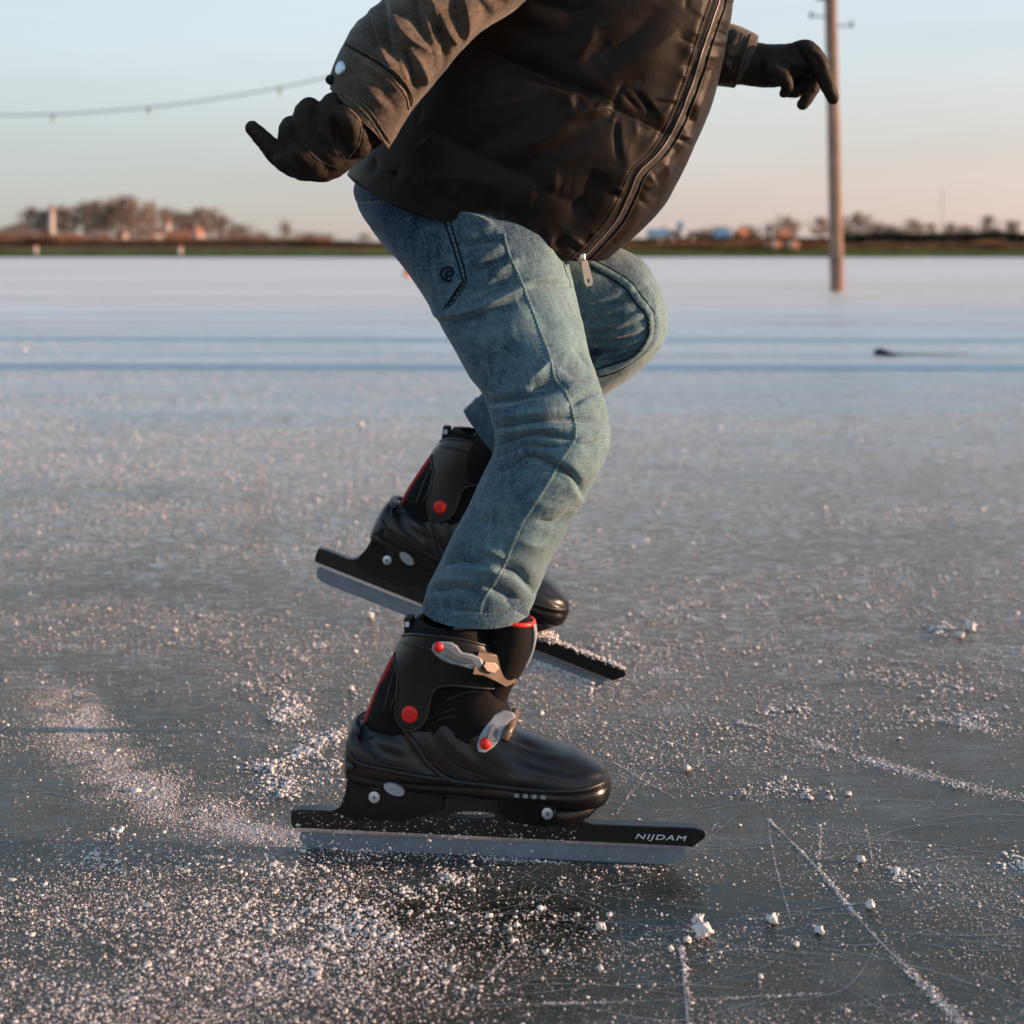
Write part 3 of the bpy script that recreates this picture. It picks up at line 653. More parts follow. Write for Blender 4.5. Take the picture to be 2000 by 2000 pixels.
# real posts beyond the right edge: their long shadows cross the ice
for i, (y, r, hh) in enumerate([(8.15, .25, 7), (9.0, .05, 5), (10.55, .24, 7), (11.6, .08, 5), (13.2, .1, 6), (14.4, .2, 7), (16.2, .12, 6), (18.5, .14, 6)]):
    plain_pole(9+1.1*i, y, r, hh, 'wooden post standing in the ice beyond the right edge, %s nearest of the row' % ['first', 'second', 'third', 'fourth', 'fifth', 'sixth', 'seventh', 'eighth'][i])
# ------------------------------------------------------------------ snow crumbs and scratches
ICO = None
def crumbs(name, P, r, m, parent=None, flat=.75, lo=False):
    """irregular little lumps at P with radii r in one mesh"""
    if lo:
        V0 = np.array([(1, 0, 0), (-1, 0, 0), (0, 1, 0), (0, -1, 0), (0, 0, 1), (0, 0, -1)], float); F0 = np.array([(4, 0, 2), (4, 2, 1), (4, 1, 3), (4, 3, 0), (5, 2, 0), (5, 1, 2), (5, 3, 1), (5, 0, 3)])
    else:
        g = (1+5**.5)/2; V0 = np.array([(-1, g, 0), (1, g, 0), (-1, -g, 0), (1, -g, 0), (0, -1, g), (0, 1, g), (0, -1, -g), (0, 1, -g), (g, 0, -1), (g, 0, 1), (-g, 0, -1), (-g, 0, 1)])/np.sqrt(1+g*g)
        F0 = np.array([(0, 11, 5), (0, 5, 1), (0, 1, 7), (0, 7, 10), (0, 10, 11), (1, 5, 9), (5, 11, 4), (11, 10, 2), (10, 7, 6), (7, 1, 8), (3, 9, 4), (3, 4, 2), (3, 2, 6), (3, 6, 8), (3, 8, 9), (4, 9, 5), (2, 4, 11), (6, 2, 10), (8, 6, 7), (9, 8, 1)])
    n = len(P); k = len(V0); a = rng.uniform(0, 6.28, n); ca, sa = np.cos(a), np.sin(a)
    V = V0[None]*(1+.46*rng.uniform(-1, 1, (n, k, 1)))
    st = rng.uniform(.7, 1.5, (n, 1, 3)); st[:, :, 2] *= flat; V = V*st
    X = V[:, :, 0]*ca[:, None]-V[:, :, 1]*sa[:, None]; Yv = V[:, :, 0]*sa[:, None]+V[:, :, 1]*ca[:, None]
    V = np.stack([X, Yv, V[:, :, 2]], -1)*r[:, None, None]+P[:, None]
    Fq = (F0[None]+np.arange(n)[:, None, None]*k).reshape(-1, 3)
    return link(name, npmesh(name, V.reshape(-1, 3), Fq), m, parent, False)
def ground(px, py):
    Y = H*F/(py-HZ); return np.stack([(px-1000)*Y/F, Y, 0*Y], 1)
def scatter(n, x0, x1, y0, y1, pw=1.0):          # over a wedge of ice, thinning with distance
    py = y0+(y1-y0)*rng.random(n)**pw; px = rng.uniform(x0, x1, n); return ground(px, py)
# loose grains everywhere
P = scatter(420000, -300, 2300, 640, 2250); cl = fbm(P*np.array([1.1, 2.6, 1])*1.3, 4); c2 = vnoise(P*np.array([5, 11, 1.])+9)
q0 = toscreen(P)
spray = np.exp(-(((q0[:, 0]-420)/620)**2+((q0[:, 1]-1880)/190)**2))+.8*np.exp(-(((q0[:, 0]-560)/90)**2+((q0[:, 1]-1440)/130)**2))
clear = np.exp(-(((q0[:, 0]-1050)/260)**2+((q0[:, 1]-1760)/70)**2))
keep = rng.random(len(P)) < np.clip(.30+.60*cl+.45*c2+.22*spray-.3*clear, .03, .8)
P = P[keep]
P2 = scatter(300000, -200, 2200, 600, 1350); k2 = fbm(P2*np.array([.9, 3.0, 1])*.9+5, 4)+.6*vnoise(P2*np.array([2.5, 14, 1.])); P2 = P2[rng.random(len(P2)) < np.clip(.15+.50*k2, .01, .8)]; P = np.concatenate([P, P2]); r = np.exp(rng.normal(math.log(.00052), .55, len(P)))*(P[:, 1]/2)**.95; r = np.minimum(r, .005)
P[:, 2] = r*.25
tag(crumbs('snow_grains', P, r, M_snow, lo=True), 'fine snow grains scattered over the ice', 'snow', kind='stuff')
# clumps: spray thrown from the blade and loose heaps behind the heel
def cluster(specs):
    Ps = []; Rs = []
    for (px, py, sx, sy, n, rm) in specs:
        n = int(n*4.2); a = rng.normal(px, sx, n)+rng.normal(0, sx*.5, n); b = np.clip(rng.normal(py, sy, n)+(a-px)*rng.uniform(-.3, .3), 560, 2600); g = ground(a, b); kk = rng.random(n) < np.clip(.6+1.1*vnoise(g*np.array([28, 28, 1.])+2)+.5*vnoise(g*np.array([70, 70, 1.])), .05, 1); g = g[kk]; n = len(g); rr = np.exp(rng.normal(math.log(rm*.28), .62, n)); g[:, 2] = rr*.3; Ps.append(g); Rs.append(rr)
    return np.concatenate(Ps), np.concatenate(Rs)
sp = [(560, 1360, 14, 18, 140, .0030), (585, 1385, 14, 14, 110, .0028), (600, 1455, 24, 14, 260, .0032), (575, 1470, 14, 12, 90, .003), (545, 1400, 10, 10, 50, .003), (545, 1530, 30, 18, 160, .003), (520, 1500, 16, 8, 60, .003),
      (600, 1290, 8, 4, 26, .003), (575, 1275, 6, 4, 20, .003), (633, 1260, 9, 4, 24, .0032), (690, 1350, 6, 4, 14, .0032), (640, 1440, 18, 8, 60, .003), (480, 1335, 20, 6, 60, .002), (640, 1500, 14, 10, 60, .003),
      (200, 1680, 20, 12, 60, .0032), (350, 1700, 12, 8, 34, .003), (215, 1630, 14, 8, 20, .0022), (560, 1700, 22, 9, 40, .0028), (880, 1715, 18, 10, 50, .0028), (760, 1770, 110, 45, 200, .0024), (730, 1800, 70, 32, 130, .003), (640, 1800, 90, 35, 160, .0024),
      (500, 1830, 120, 40, 400, .0020), (300, 1900, 180, 70, 600, .0019), (700, 1900, 160, 60, 600, .0019), (1000, 1790, 200, 60, 420, .0016), (620, 1890, 8, 14, 26, .0032), (260, 1950, 18, 10, 30, .003), (1250, 1840, 200, 70, 260, .0015),
      (480, 1740, 250, 60, 700, .0016), (120, 1850, 160, 110, 450, .0018), (1480, 1550, 30, 12, 70, .0026), (1570, 1545, 30, 10, 80, .0024), (1770, 1705, 22, 10, 40, .003), (1560, 1385, 12, 5, 30, .0038), (1530, 1390, 20, 6, 40, .003),
      (1800, 1330, 90, 12, 200, .0028), (1900, 1405, 80, 14, 200, .003), (1300, 1290, 30, 14, 90, .003), (1210, 1245, 20, 10, 60, .003), (1330, 1190, 30, 10, 80, .003), (1140, 1270, 40, 20, 80, .0025), (1830, 1230, 14, 6, 30, .005), (1990, 1690, 16, 18, 50, .003)]
P, r = cluster(sp)
tag(crumbs('snow_clumps', P, np.minimum(r, .0032), M_snow), 'clumps of shaved snow around and behind the skate', 'snow', kind='stuff')
# arc of powder shaved by the turning blade, and long tracks
def track(pts, wpx, n, rm, gate=True):
    c = smoothpoly(pts, 12); c = np.array(c); k = rng.uniform(0, len(c)-1.001, n); i = k.astype(int); f = (k-i)[:, None]
    q = c[i]*(1-f)+c[i+1]*f; ww = np.interp(k, np.linspace(0, len(c)-1, len(wpx)), wpx)
    q = q+rng.normal(0, 1, (n, 2))*ww[:, None]*np.array([1, .45])
    g = ground(q[:, 0], q[:, 1]); kp = rng.random(n) < np.clip((.45 if gate else .75)+(.9 if gate else .55)*vnoise(g*np.array([22, 22, 1.])+3)+(0 if gate else .5)*vnoise(g*np.array([60, 60, 1.])+8)-(0 if gate else .35)*np.clip(1-k/12, 0, 1), .08, 1); g = g[kp]; n = len(g); rr = np.exp(rng.normal(math.log(rm*.55), .5, n)); g[:, 2] = rr*.2; return g, rr
Ps = []; Rs = []
for a in [([(120, 1360), (150, 1430), (215, 1500), (320, 1570), (450, 1610), (590, 1640)], (34, 40, 46, 46, 34, 16), 60000, .00060, False),
          ([(150, 1360), (190, 1440), (300, 1530), (430, 1590), (590, 1640)], (20, 30, 42, 44, 14), 8000, .0010),
          ([(590, 1652), (800, 1668), (1000, 1680), (1310, 1698)], (8, 6, 5, 3), 2600, .0009),
          ([(1440, 1410), (1600, 1455), (1750, 1500), (2050, 1575)], (3, 6, 9, 12), 5200, .0011),
          ([(1400, 1392), (1520, 1432), (1600, 1450)], (3, 3, 3), 500, .0009),
          ([(1740, 1290), (1850, 1300), (2050, 1312)], (3, 3, 4), 900, .0011),
          ([(1820, 1400), (1900, 1420), (1960, 1435)], (7, 8, 7), 900, .0013),
          ([(1500, 1600), (1600, 1700), (1690, 1810), (1800, 1920), (1920, 2040)], (1.6, 2, 4, 8, 9), 5200, .0008),
          ([(1330, 1850), (1340, 1920), (1350, 2010)], (3, 4, 4), 700, .0008),
          ([(1690, 1610), (1700, 1660), (1704, 1700)], (1.2, 1, 1), 220, .0007),
          ([(1603, 1610), (1600, 1680)], (2, 3), 200, .0008),
          ([(1500, 1600), (1512, 1680), (1548, 1810)], (1.2, 1.5, 2), 350, .0007),
          ([(1205, 1590), (1250, 1520), (1300, 1465)], (1, 1, 1), 350, .0007),
          ([(1200, 1490), (1250, 1520), (1320, 1560)], (1.2, 1.2, 1.2), 300, .0007),
          ([(1390, 1620), (1420, 1585)], (1.2, 1.2), 120, .0008),
          ([(900, 1950), (960, 1900), (1010, 1850)], (1.5, 1.5, 1.5), 250, .0008),
          ([(560, 1500), (650, 1512), (690, 1515)], (1.2, 1.2, 1.2), 200, .001),
          ([(300, 1950), (380, 1965), (440, 1990)], (3, 3, 3), 300, .0009),
          ([(1060, 1960), (1300, 1955), (1600, 1940)], (3, 4, 3), 700, .0008)]:
    g, rr = track(*a); Ps.append(g); Rs.append(rr)
tag(crumbs('shaved_snow', np.concatenate(Ps), np.concatenate(Rs), M_snow, lo=True), 'powder lines and curved trail shaved off by skate blades', 'snow', kind='stuff')
# low airborne grit beside the blade
n = 26000; px = rng.normal(400, 330, n); Yg = rng.uniform(1.02, 1.66, n); zz_ = np.abs(rng.normal(0, .030, n))*np.exp(-np.abs(px-450)/700)
Pp = np.stack([(px-1000)*Yg/F, Yg, zz_+.001], 1); rr = np.exp(rng.normal(math.log(.00042), .6, n))
tag(crumbs('flying_snow', Pp, rr, M_snow, lo=True), 'fine snow spray thrown up low along the blade', 'snow spray', kind='stuff')
# fine scratches cut in the ice
def scratches():
    mb = MB()
    def sc(pts, wd):
        c = smoothpoly(pts, 10); g = ground(np.array([p[0] for p in c], float), np.array([p[1] for p in c], float)); m = len(g); vs = []
        for i in range(m):
            t = g[min(i+1, m-1)]-g[max(i-1, 0)]; s = np.array([-t[1], t[0], 0]); s /= np.linalg.norm(s)+1e-9; ww = wd*rng.uniform(.3, 1.2)*.5*math.sin(math.pi*(i+.3)/(m+.6))**.4
            vs += [tuple(g[i]-s*ww+np.array([0, 0, .0007])), tuple(g[i]+s*ww+np.array([0, 0, .0007]))]
        mb.add(vs, [(2*i, 2*i+1, 2*i+3, 2*i+2) for i in range(m-1)])
    for p, wd in [([(1500, 1600), (1600, 1700), (1690, 1810), (1800, 1920), (1920, 2040)], .0022), ([(1410, 1395), (1600, 1452), (1750, 1500), (2050, 1580)], .003), ([(1330, 1850), (1345, 2010)], .002), ([(1205, 1590), (1300, 1465)], .0012),
                  ([(1740, 1291), (1850, 1300), (2050, 1313)], .003), ([(1500, 1600), (1512, 1680), (1548, 1810)], .0012), ([(1180, 1480), (1320, 1560)], .0012), ([(1520, 1605), (1700, 1635), (1870, 1665)], .001)]: sc(p, wd)
    for k in range(760):
        Y = math.exp(random.uniform(math.log(1.3), math.log(9))); X = random.uniform(-.5, .5)*Y*.8; a = random.choice([random.gauss(0, .2), random.gauss(0, .5), random.uniform(0, 3.14)]); l = random.uniform(.06, .5)*(Y/2)**.5
        cv = random.gauss(0, .15)*l; d = (math.cos(a), math.sin(a)); pts = []
        for t in (-.5, 0, .5):
            x = X+d[0]*l*t-d[1]*cv*(1-4*t*t); y = max(1.1, Y+d[1]*l*t+d[0]*cv*(1-4*t*t)); pts.append((1000+F*x/y, HZ+F*H/y))
        sc(pts, random.uniform(.0004, .0013)*(Y/2)**.9)
    o = mb.build('ice_scratches', mat('scratch_frost', (.33, .37, .40), .6), None, False); tag(o, 'fine white scratches cut into the ice', 'scratches', kind='stuff')
scratches()
def chunk(px, py, rp, label):
    Y = H*F/(py-HZ); r = rp*Y/F; mb = MB().ball((0, 0, 0), (r, r*.9, r*.8), 24); v = np.array(mb.v); n_ = v/np.linalg.norm(v, axis=1, keepdims=True)
    v = v*(.8+.5*fbm(n_*2.6+px, 4)[:, None]); mb.v = [tuple(q) for q in v]
    o = mb.build('snow_chunk', M_snow); o.location = (gx(px, Y), Y, r*.6); tag(o, label, 'snow chunk', 'larger snow chunks on the ice')
for a in [(1373, 1828, 19, 'largest round snow chunk, below the front tip of the blade'), (1364, 1801, 12, 'snow chunk touching the largest one from behind'), (1343, 1840, 8, 'little snow chunk left of the largest one'),
          (1174, 1815, 10, 'upright snow chunk below the middle of the blade'), (1600, 1822, 10, 'snow chunk left of the long white crack'), (1700, 1772, 10, 'snow chunk right of the long white crack'),
          (1507, 1802, 13, 'flat snow chunk between the largest one and the crack'), (1680, 1683, 9, 'single snow chunk right of the blade tip'), (1555, 1848, 7, 'small snow chunk below the flat one'),
          (1342, 1505, 8, 'snow chunk right of the boot toe'), (1657, 1554, 7, 'small snow chunk on the middle right'), (723, 1207, 9, 'snow chunk on the ice left of the jeans hem'),
          (704, 833, 7, 'snow chunk far back, left of the raised boot'), (686, 1348, 7, 'snow chunk just left of the near boot cuff'), (1895, 1231, 13, 'rounded snow chunk on the dark patch at right'),
          (1875, 1245, 9, 'smaller snow chunk beside the rounded one at right'), (1190, 1790, 6, 'tiny snow chunk beside the upright one'), (47, 686, 5, 'snow chunk far back near the left edge'), (1310, 1855, 6, 'tiny snow chunk above the short vertical crack')]:
    chunk(*a)
def debris():
    Y = H*F/(696-HZ); root = empty('fallen_branch', (gx(1718, Y), Y, 0))
    MB().tube([(-.03, 0, .02), (0, .01, .03), (.05, 0, .02), (.09, -.03, .008)], [.016, .024, .016, .006], 8).build('stem', M_tyre, root)
    MB().tube([(.04, 0, .02), (.2, .1, .004), (.62, .18, .004)], [.008, .006, .003], 6).build('twig', M_tyre, root); tag(root, 'small dark stick lying on the ice at mid right', 'stick')
debris()
# ------------------------------------------------------------------ ice skates
X0 = (960-1000)*1.665/F; Y0 = 1.665; PSI = R(6.2); CP, SP = math.cos(PSI), math.sin(PSI)
def NL(px, py, lat=0.0):                      # image measurement on the near skate -> its own side plane (x along, z up)
    Yb = Y0-lat*CP; u = (px-1000)/F; v = (HZ-py)/F; xb = X0-lat*SP
    x = (u*Yb-xb)/(CP+u*SP); return x, H+v*(Yb-x*SP)
def NP(pts, lat=0.0): return [NL(px, py, lat) for px, py in pts]
def prism(outer, y0, y1, holes=(), flip=1):
    bm = bmesh.new(); es = []
    for loop in [outer]+list(holes):
        vs = [bm.verts.new((x, y0, z)) for x, z in loop]; es += [bm.edges.new((vs[i], vs[(i+1) % len(vs)])) for i in range(len(vs))]
    bmesh.ops.triangle_fill(bm, use_beauty=True, use_dissolve=False, edges=es)
    g = bmesh.ops.extrude_face_region(bm, geom=bm.faces[:]); bmesh.ops.translate(bm, verts=[e for e in g['geom'] if isinstance(e, bmesh.types.BMVert)], vec=(0, y1-y0, 0))
    bmesh.ops.dissolve_limit(bm, angle_limit=R(1), verts=bm.verts[:], edges=bm.edges[:])
    bmesh.ops.recalc_face_normals(bm, faces=bm.faces); me = bpy.data.meshes.new('prism'); bm.to_mesh(me); bm.free()
    for v in me.vertices: v.co.y *= flip
    if flip < 0: me.flip_normals()
    return me
def joinme(mes):
    bm = bmesh.new()
    for m in mes: bm.from_mesh(m)
    me = bpy.data.meshes.new('j'); bm.to_mesh(me); bm.free(); return me
def shell_mesh():
    """foot part of the boot: vertical slices from heel to toe; columns px, ytop, ybottom, halfwidth, top squareness"""
    T = [(676, 1470, 1500, .006), (680, 1440, 1512, .020), (690, 1412, 1518, .029), (710, 1404, 1524, .0345), (750, 1398, 1530, .038), (800, 1372, 1535, .0385), (850, 1352, 1540, .038), (900, 1346, 1544, .038), (945, 1362, 1547, .039), (985, 1392, 1550, .0415),
         (1015, 1424, 1553, .045), (1050, 1440, 1556, .0475), (1090, 1455, 1560, .048), (1130, 1472, 1564, .045), (1160, 1487, 1566, .038), (1180, 1500, 1562, .027), (1190, 1514, 1552, .014), (1193, 1524, 1540, .004)]
    A = crnp([(a, b, c, 0, d*10000) for a, b, c, d in T], 120); na = 96; th = np.linspace(0, 2*math.pi, na, endpoint=False); vs = []
    for px, yt, yb, _, hw in A:
        hw = max(hw/10000, .001); x, zt = NL(px, yt); _, zb = NL(px, yb); zc = (zt*.42+zb*.58)
        for t in th:
            c, s = math.cos(t), math.sin(t); pw = .9 if s > 0 else .62
            yy = hw*math.copysign(abs(c)**(.85 if s > 0 else .5), c); zv = zc+((zt-zc) if s > 0 else (zc-zb))*math.copysign(abs(s)**pw, s)
            vs.append((x, yy, zv))
    co = np.array(vs); nr = len(A); i, j = np.meshgrid(np.arange(nr-1), np.arange(na), indexing='ij'); j2 = (j+1) % na
    Fq = np.stack([i*na+j, i*na+j2, (i+1)*na+j2, (i+1)*na+j], -1).reshape(-1, 4)
    n = npnormals(co, Fq)
    if (n[:, 1]*co[:, 1]).mean() < 0: Fq = Fq[:, ::-1]
    return co, Fq
def upper_mesh(st, nr=90, na=96, off=0.0, pw=.9):
    A = crnp(st, nr); th = np.linspace(0, 2*math.pi, na, endpoint=False); vs = []
    for lx, ly, rx, ry, hw in A:
        a = NL(lx, ly); b = NL(rx, ry); cx, cz = (a[0]+b[0])/2, (a[1]+b[1])/2; ex, ez = (b[0]-a[0])/2, (b[1]-a[1])/2; l = math.hypot(ex, ez); k = (l+off)/l
        for t in th:
            c, s = math.cos(t), math.sin(t); c = math.copysign(abs(c)**pw, c); s = math.copysign(abs(s)**pw, s)
            vs.append((cx+ex*k*c, (hw+off)*s, cz+ez*k*c))
    co = np.array(vs); nr = len(A); i, j = np.meshgrid(np.arange(nr-1), np.arange(na), indexing='ij'); j2 = (j+1) % na
    Fq = np.stack([i*na+j, i*na+j2, (i+1)*na+j2, (i+1)*na+j], -1).reshape(-1, 4); n = npnormals(co, Fq)
    if (n[:, 1]*co[:, 1]).mean() < 0: Fq = Fq[:, ::-1]
    return co, Fq
def inside(poly, q):
    P = np.array(poly); c = np.zeros(len(q), bool); j = len(P)-1
    for i in range(len(P)):
        a, b = P[i], P[j]; m = ((a[1] > q[:, 1]) != (b[1] > q[:, 1])) & (q[:, 0] < (b[0]-a[0])*(q[:, 1]-a[1])/(b[1]-a[1]+1e-12)+a[0]); c ^= m; j = i
    return c
def lcast(tree, x, z, side):                  # side -1: lateral side (towards y-), +1: medial
    h = tree.ray_cast(Vector((x, side*.3, z)), Vector((0, -side, 0))); return (h[0], h[1]) if h[0] is not None else (None, None)
def lline(tree, pts, side, lat=.035, n=8, lift=0):
    o = []
    for px, py in smoothpoly(pts, n):
        x, z = NL(px, py, lat); p, nn = lcast(tree, x, z, side)
        if p is None: continue
        if nn.y*side < 0: nn = -nn
        o.append(p+nn*lift)
    return o
def make_skate(root, mir, snowy=False):
    """mir=1 right foot (buckles towards the camera), mir=-1 left foot"""
    def fin(me): 
        if mir < 0:
            for v in me.vertices: v.co.y *= -1
            me.flip_normals()
        return me
    def part(name, me, m, parent=root, smooth=True, sh=None):
        o = link(name, fin(me), m, parent, smooth)
        if sh: sharp(o, sh)
        return o
    def npart(name, co, Fq, m, parent=root): return part(name, npmesh(name, co, Fq), m, parent)
    # blade
    xr, xf = NL(587, 1650)[0], NL(1338, 1680)[0]; zt = .0235
    bl = [(xr+.001, zt), (xr-.001, .010), (xr+.004, .002), (xr+.016, -.001), (xf-.03, -.001), (xf-.012, .003), (xf-.002, .012), (xf, zt)]
    o = part('blade', prism(bl, -.0008, .0008), M_steel, smooth=False)
    part('edge_tube', joinme([prism([(xr-.001, zt+.004), (xr-.001, zt-.0035), (xf+.001, zt-.0035), (xf+.001, zt+.004)], -.0042, .0042)]), M_alu, o, False)
    # holder: narrow bar on the blade with two wide pillars that carry the boot
    zb = zt+.001
    c = lambda pts: NP(pts)
    bar = [(xr-.008, zb+.001), (xr-.010, zb+.010), (xr-.0095, NL(572, 1579)[1]), (NL(590, 1577)[0], NL(590, 1577)[1])]+c([(650, 1579), (668, 1570), (690, 1560), (760, 1553), (860, 1552), (960, 1556), (1080, 1565), (1125, 1580), (1142, 1600), (1160, 1605), (1250, 1608), (1355, 1612), (1372, 1616), (1379, 1622), (1376, 1632)])+[(xf+.008, zb-.001), (xf+.001, zb)]
    hole = c([(880+44+44*math.cos(a)*-1, 1588+7.5*math.sin(a)) for a in np.linspace(0, 2*math.pi, 20, endpoint=False)])
    barme = prism(bar, -.0075, .0075, [hole])
    heel = c([(686, 1500), (680, 1540), (668, 1568), (655, 1577), (700, 1596), (790, 1598), (850, 1580), (868, 1575), (872, 1530)])
    toe = c([(975, 1540), (975, 1572), (1000, 1596), (1060, 1606), (1110, 1602), (1138, 1594), (1150, 1578), (1165, 1560), (1165, 1540)])
    hm = prism(heel, -.019, .019); tm = prism(toe, -.025, .025)
    for v in hm.vertices: v.co.y *= 1-.45*max(0, min(1, (NL(760, 1530)[1]-v.co.z)/.03))
    for v in tm.vertices: v.co.y *= 1-.4*max(0, min(1, (NL(1060, 1555)[1]-v.co.z)/.025))
    ho = part('blade_holder', joinme([barme, hm, tm]), M_plast, smooth=True, sh=30); bevel(ho, .0016, 2)
    # screws (both sides)
    for px, py, yy in ((731, 1557, .0185), (1070, 1586, .0215)):
        for s in (-1, 1):
            x, z = NL(px, py, .018); k = .85 if px < 900 else .92
            q = MB().tube([(x, s*yy*k, z), (x, s*(yy*k+.003), z), (x, s*(yy*k+.0036), z)], [.0068, .0066, .0045], 20); sc = part('screw', q.mesh(), M_screw, ho, sh=40)
            part('screw_slot', MB().tube([(x, s*(yy*k+.0032), z), (x, s*(yy*k+.0041), z)], .002, 10).mesh(), M_steel, ho)
    for s in (-1, 1):
        x, z = NL(772, 1537, .03)
        e = [(x+.0125*math.cos(a)*math.cos(.35)+.0062*math.sin(a)*math.sin(.35), z-.0125*math.cos(a)*math.sin(.35)+.0062*math.sin(a)*math.cos(.35)) for a in np.linspace(0, 2*math.pi, 24, endpoint=False)]
        part('side_badge', prism(e, s*.034, s*.0385) if s > 0 else prism(e, -.0385, -.034), M_grey, root, True, 40)
    # brand lettering on the bar
    for s in (-1,):
        cu = bpy.data.curves.new('t', 'FONT'); cu.body = 'NIJDAM'; cu.size = .0125; cu.extrude = .0003; cu.align_x = 'CENTER'; cu.align_y = 'CENTER'; cu.shear = .25; cu.space_character = 1.15
        to = bpy.data.objects.new('t', cu); COL.objects.link(to); dg = bpy.context.evaluated_depsgraph_get(); tm_ = bpy.data.meshes.new_from_object(to.evaluated_get(dg)); bpy.data.objects.remove(to)
        x, z = NL(1289, 1636, .008)
        for v in tm_.vertices:
            a, b, d = v.co; v.co = (x+a*1.2, s*(.0079)+d*s, z+b*.66)
        if mir < 0:                          # keep it readable on its own side
            for v in tm_.vertices: v.co.y *= 1
        part('lettering', tm_, M_white, ho, False)
    # shell
    co, Fq = shell_mesh(); tree = BVHTree.FromPolygons([tuple(v) for v in co], [tuple(int(i) for i in f) for f in Fq])
    # swage lines pressed in the shell
    n = npnormals(co, Fq); sx = np.array([(v[0], v[2]) for v in co])
    def groove(pts, amp, wd):
        nonlocal co
        pl = NP(smoothpoly(pts, 5), .035); d, sg, t = strokedist(sx, pl); co = co+n*(amp*np.exp(-(d/wd)**2)*np.sin(np.clip(t, .03, .97)*math.pi)**.4)[:, None]
    groove([(690, 1440), (730, 1425), (780, 1440), (830, 1490), (880, 1520)], -.004, .007)
    groove([(860, 1420), (900, 1470), (960, 1510), (1040, 1520)], .0022, .004)
    groove([(840, 1420), (875, 1475), (935, 1520)], -.0025, .003)
    groove([(1000, 1460), (1080, 1480), (1150, 1500), (1190, 1520)], .0018, .005)
    groove([(1000, 1475), (1080, 1500), (1185, 1530)], -.0022, .0035)
    groove([(680, 1515), (760, 1530), (880, 1540), (1000, 1543), (1180, 1548)], -.003, .003)
    groove([(1060, 1455), (1100, 1465), (1150, 1490)], -.0015, .004)
    groove([(700, 1412), (712, 1440), (735, 1462), (775, 1476), (805, 1478)], -.003, .006)
    groove([(935, 1370), (960, 1400), (990, 1440), (1040, 1466), (1110, 1484)], -.0024, .003)
    groove([(945, 1362), (972, 1392), (1004, 1428), (1052, 1452), (1120, 1476)], .0022, .004)
    groove([(1040, 1500), (1100, 1512), (1180, 1522)], .0016, .003)
    groove([(870, 1380), (900, 1430), (930, 1470)], -.0018, .0035)
    sh_ = npart('boot_shell', co, Fq, M_gloss); tree = BVHTree.FromPolygons([tuple(v) for v in co], [tuple(int(i) for i in f) for f in Fq])
    # raised ribs on both sides, one mesh
    rb = MB()
    for s in (-1, 1):
        for pts, rd in (([(694, 1406), (720, 1402), (752, 1408), (785, 1425), (812, 1455), (835, 1490), (870, 1518), (905, 1532)], .0032), ([(680, 1472), (700, 1490), (760, 1502), (830, 1516), (920, 1528), (1010, 1534), (1110, 1538), (1180, 1536)], .003),
                        ([(690, 1425), (700, 1455), (740, 1480), (790, 1494)], .0022), ([(838, 1425), (862, 1468), (900, 1500), (960, 1518)], .0018)):
            P_ = lline(tree, pts, s); rb.tube(P_, [rd*(.5+.5*math.sin(math.pi*min(1, (i+1)/6 if i < 6 else 1, (len(P_)-i)/6)/2)) for i in range(len(P_))], 10)
    part('rib', rb.mesh(), M_rubber, sh_)
    # rolled rear collar that joins the ribs behind the heel
    q = [NL(694, 1406), NL(690, 1404)]
    cl_ = MB(); P_ = [(NL(716, 1400)[0]-.0115*math.cos(a), .0325*math.sin(a), NL(700, 1413)[1]+.003*math.cos(a)) for a in np.linspace(-1.5, 1.5, 24)]
    cl_.tube(P_, .0042, 10); P_ = [(NL(706, 1478)[0]-.0135*math.cos(a), .0335*math.sin(a), NL(690, 1478)[1]) for a in np.linspace(-1.5, 1.5, 24)]; cl_.tube(P_, .0045, 10)
    part('heel_collar', cl_.mesh(), M_rubber, root)
    part('heel_insert', MB().ball((NL(690, 1450)[0]+.004, 0, NL(690, 1452)[1]), (.009, .016, .014), 16).mesh(), M_redc, root)
    # toe bumper below the shell
    tb = []; na = 40
    A = crnp([(1082, 1556, 1566, 0, 60), (1088, 1550, 1580, 0, 330), (1100, 1548, 1590, 0, 430), (1125, 1550, 1594, 0, 380), (1150, 1554, 1586, 0, 280), (1168, 1558, 1574, 0, 150), (1174, 1562, 1568, 0, 30)], 40)
    for px, yt, yb, _, hw in A:
        x, a = NL(px, yt); _, b = NL(px, yb)
        for t in np.linspace(0, 2*math.pi, na, endpoint=False): tb.append((x, hw/1e4*math.copysign(abs(math.cos(t))**.7, math.cos(t)), (a+b)/2+(a-b)/2*math.copysign(abs(math.sin(t))**.8, math.sin(t))))
    i, j = np.meshgrid(np.arange(39), np.arange(na), indexing='ij'); j2 = (j+1) % na; Ft = np.stack([i*na+j, (i+1)*na+j, (i+1)*na+j2, i*na+j2], -1).reshape(-1, 4)
    me = npmesh('t', np.array(tb), Ft); fixn(me); part('toe_bumper', me, M_gloss)
    for k in range(4):
        x, z = NL(1010+17*k, 1552+k, .045); part('size_mark', MB().box((x, -.0472, z), (.005, .003, .004)).mesh(), M_grey, sh_, False)
    # liner, tongue
    st = [(712, 1420, 985, 1410, .033), (722, 1391, 984, 1385, .035), (738, 1350, 976, 1352, .036), (757, 1310, 984, 1315, .038), (778, 1270, 986, 1285, .041), (800, 1232, 966, 1250, .043), (815, 1205, 952, 1222, .043)]
    co, Fq = upper_mesh(st); co = co+npnormals(co, Fq)*(.0018*fbm(co*45, 3))[:, None]; top = co[-96:]; cen = top.mean(0)
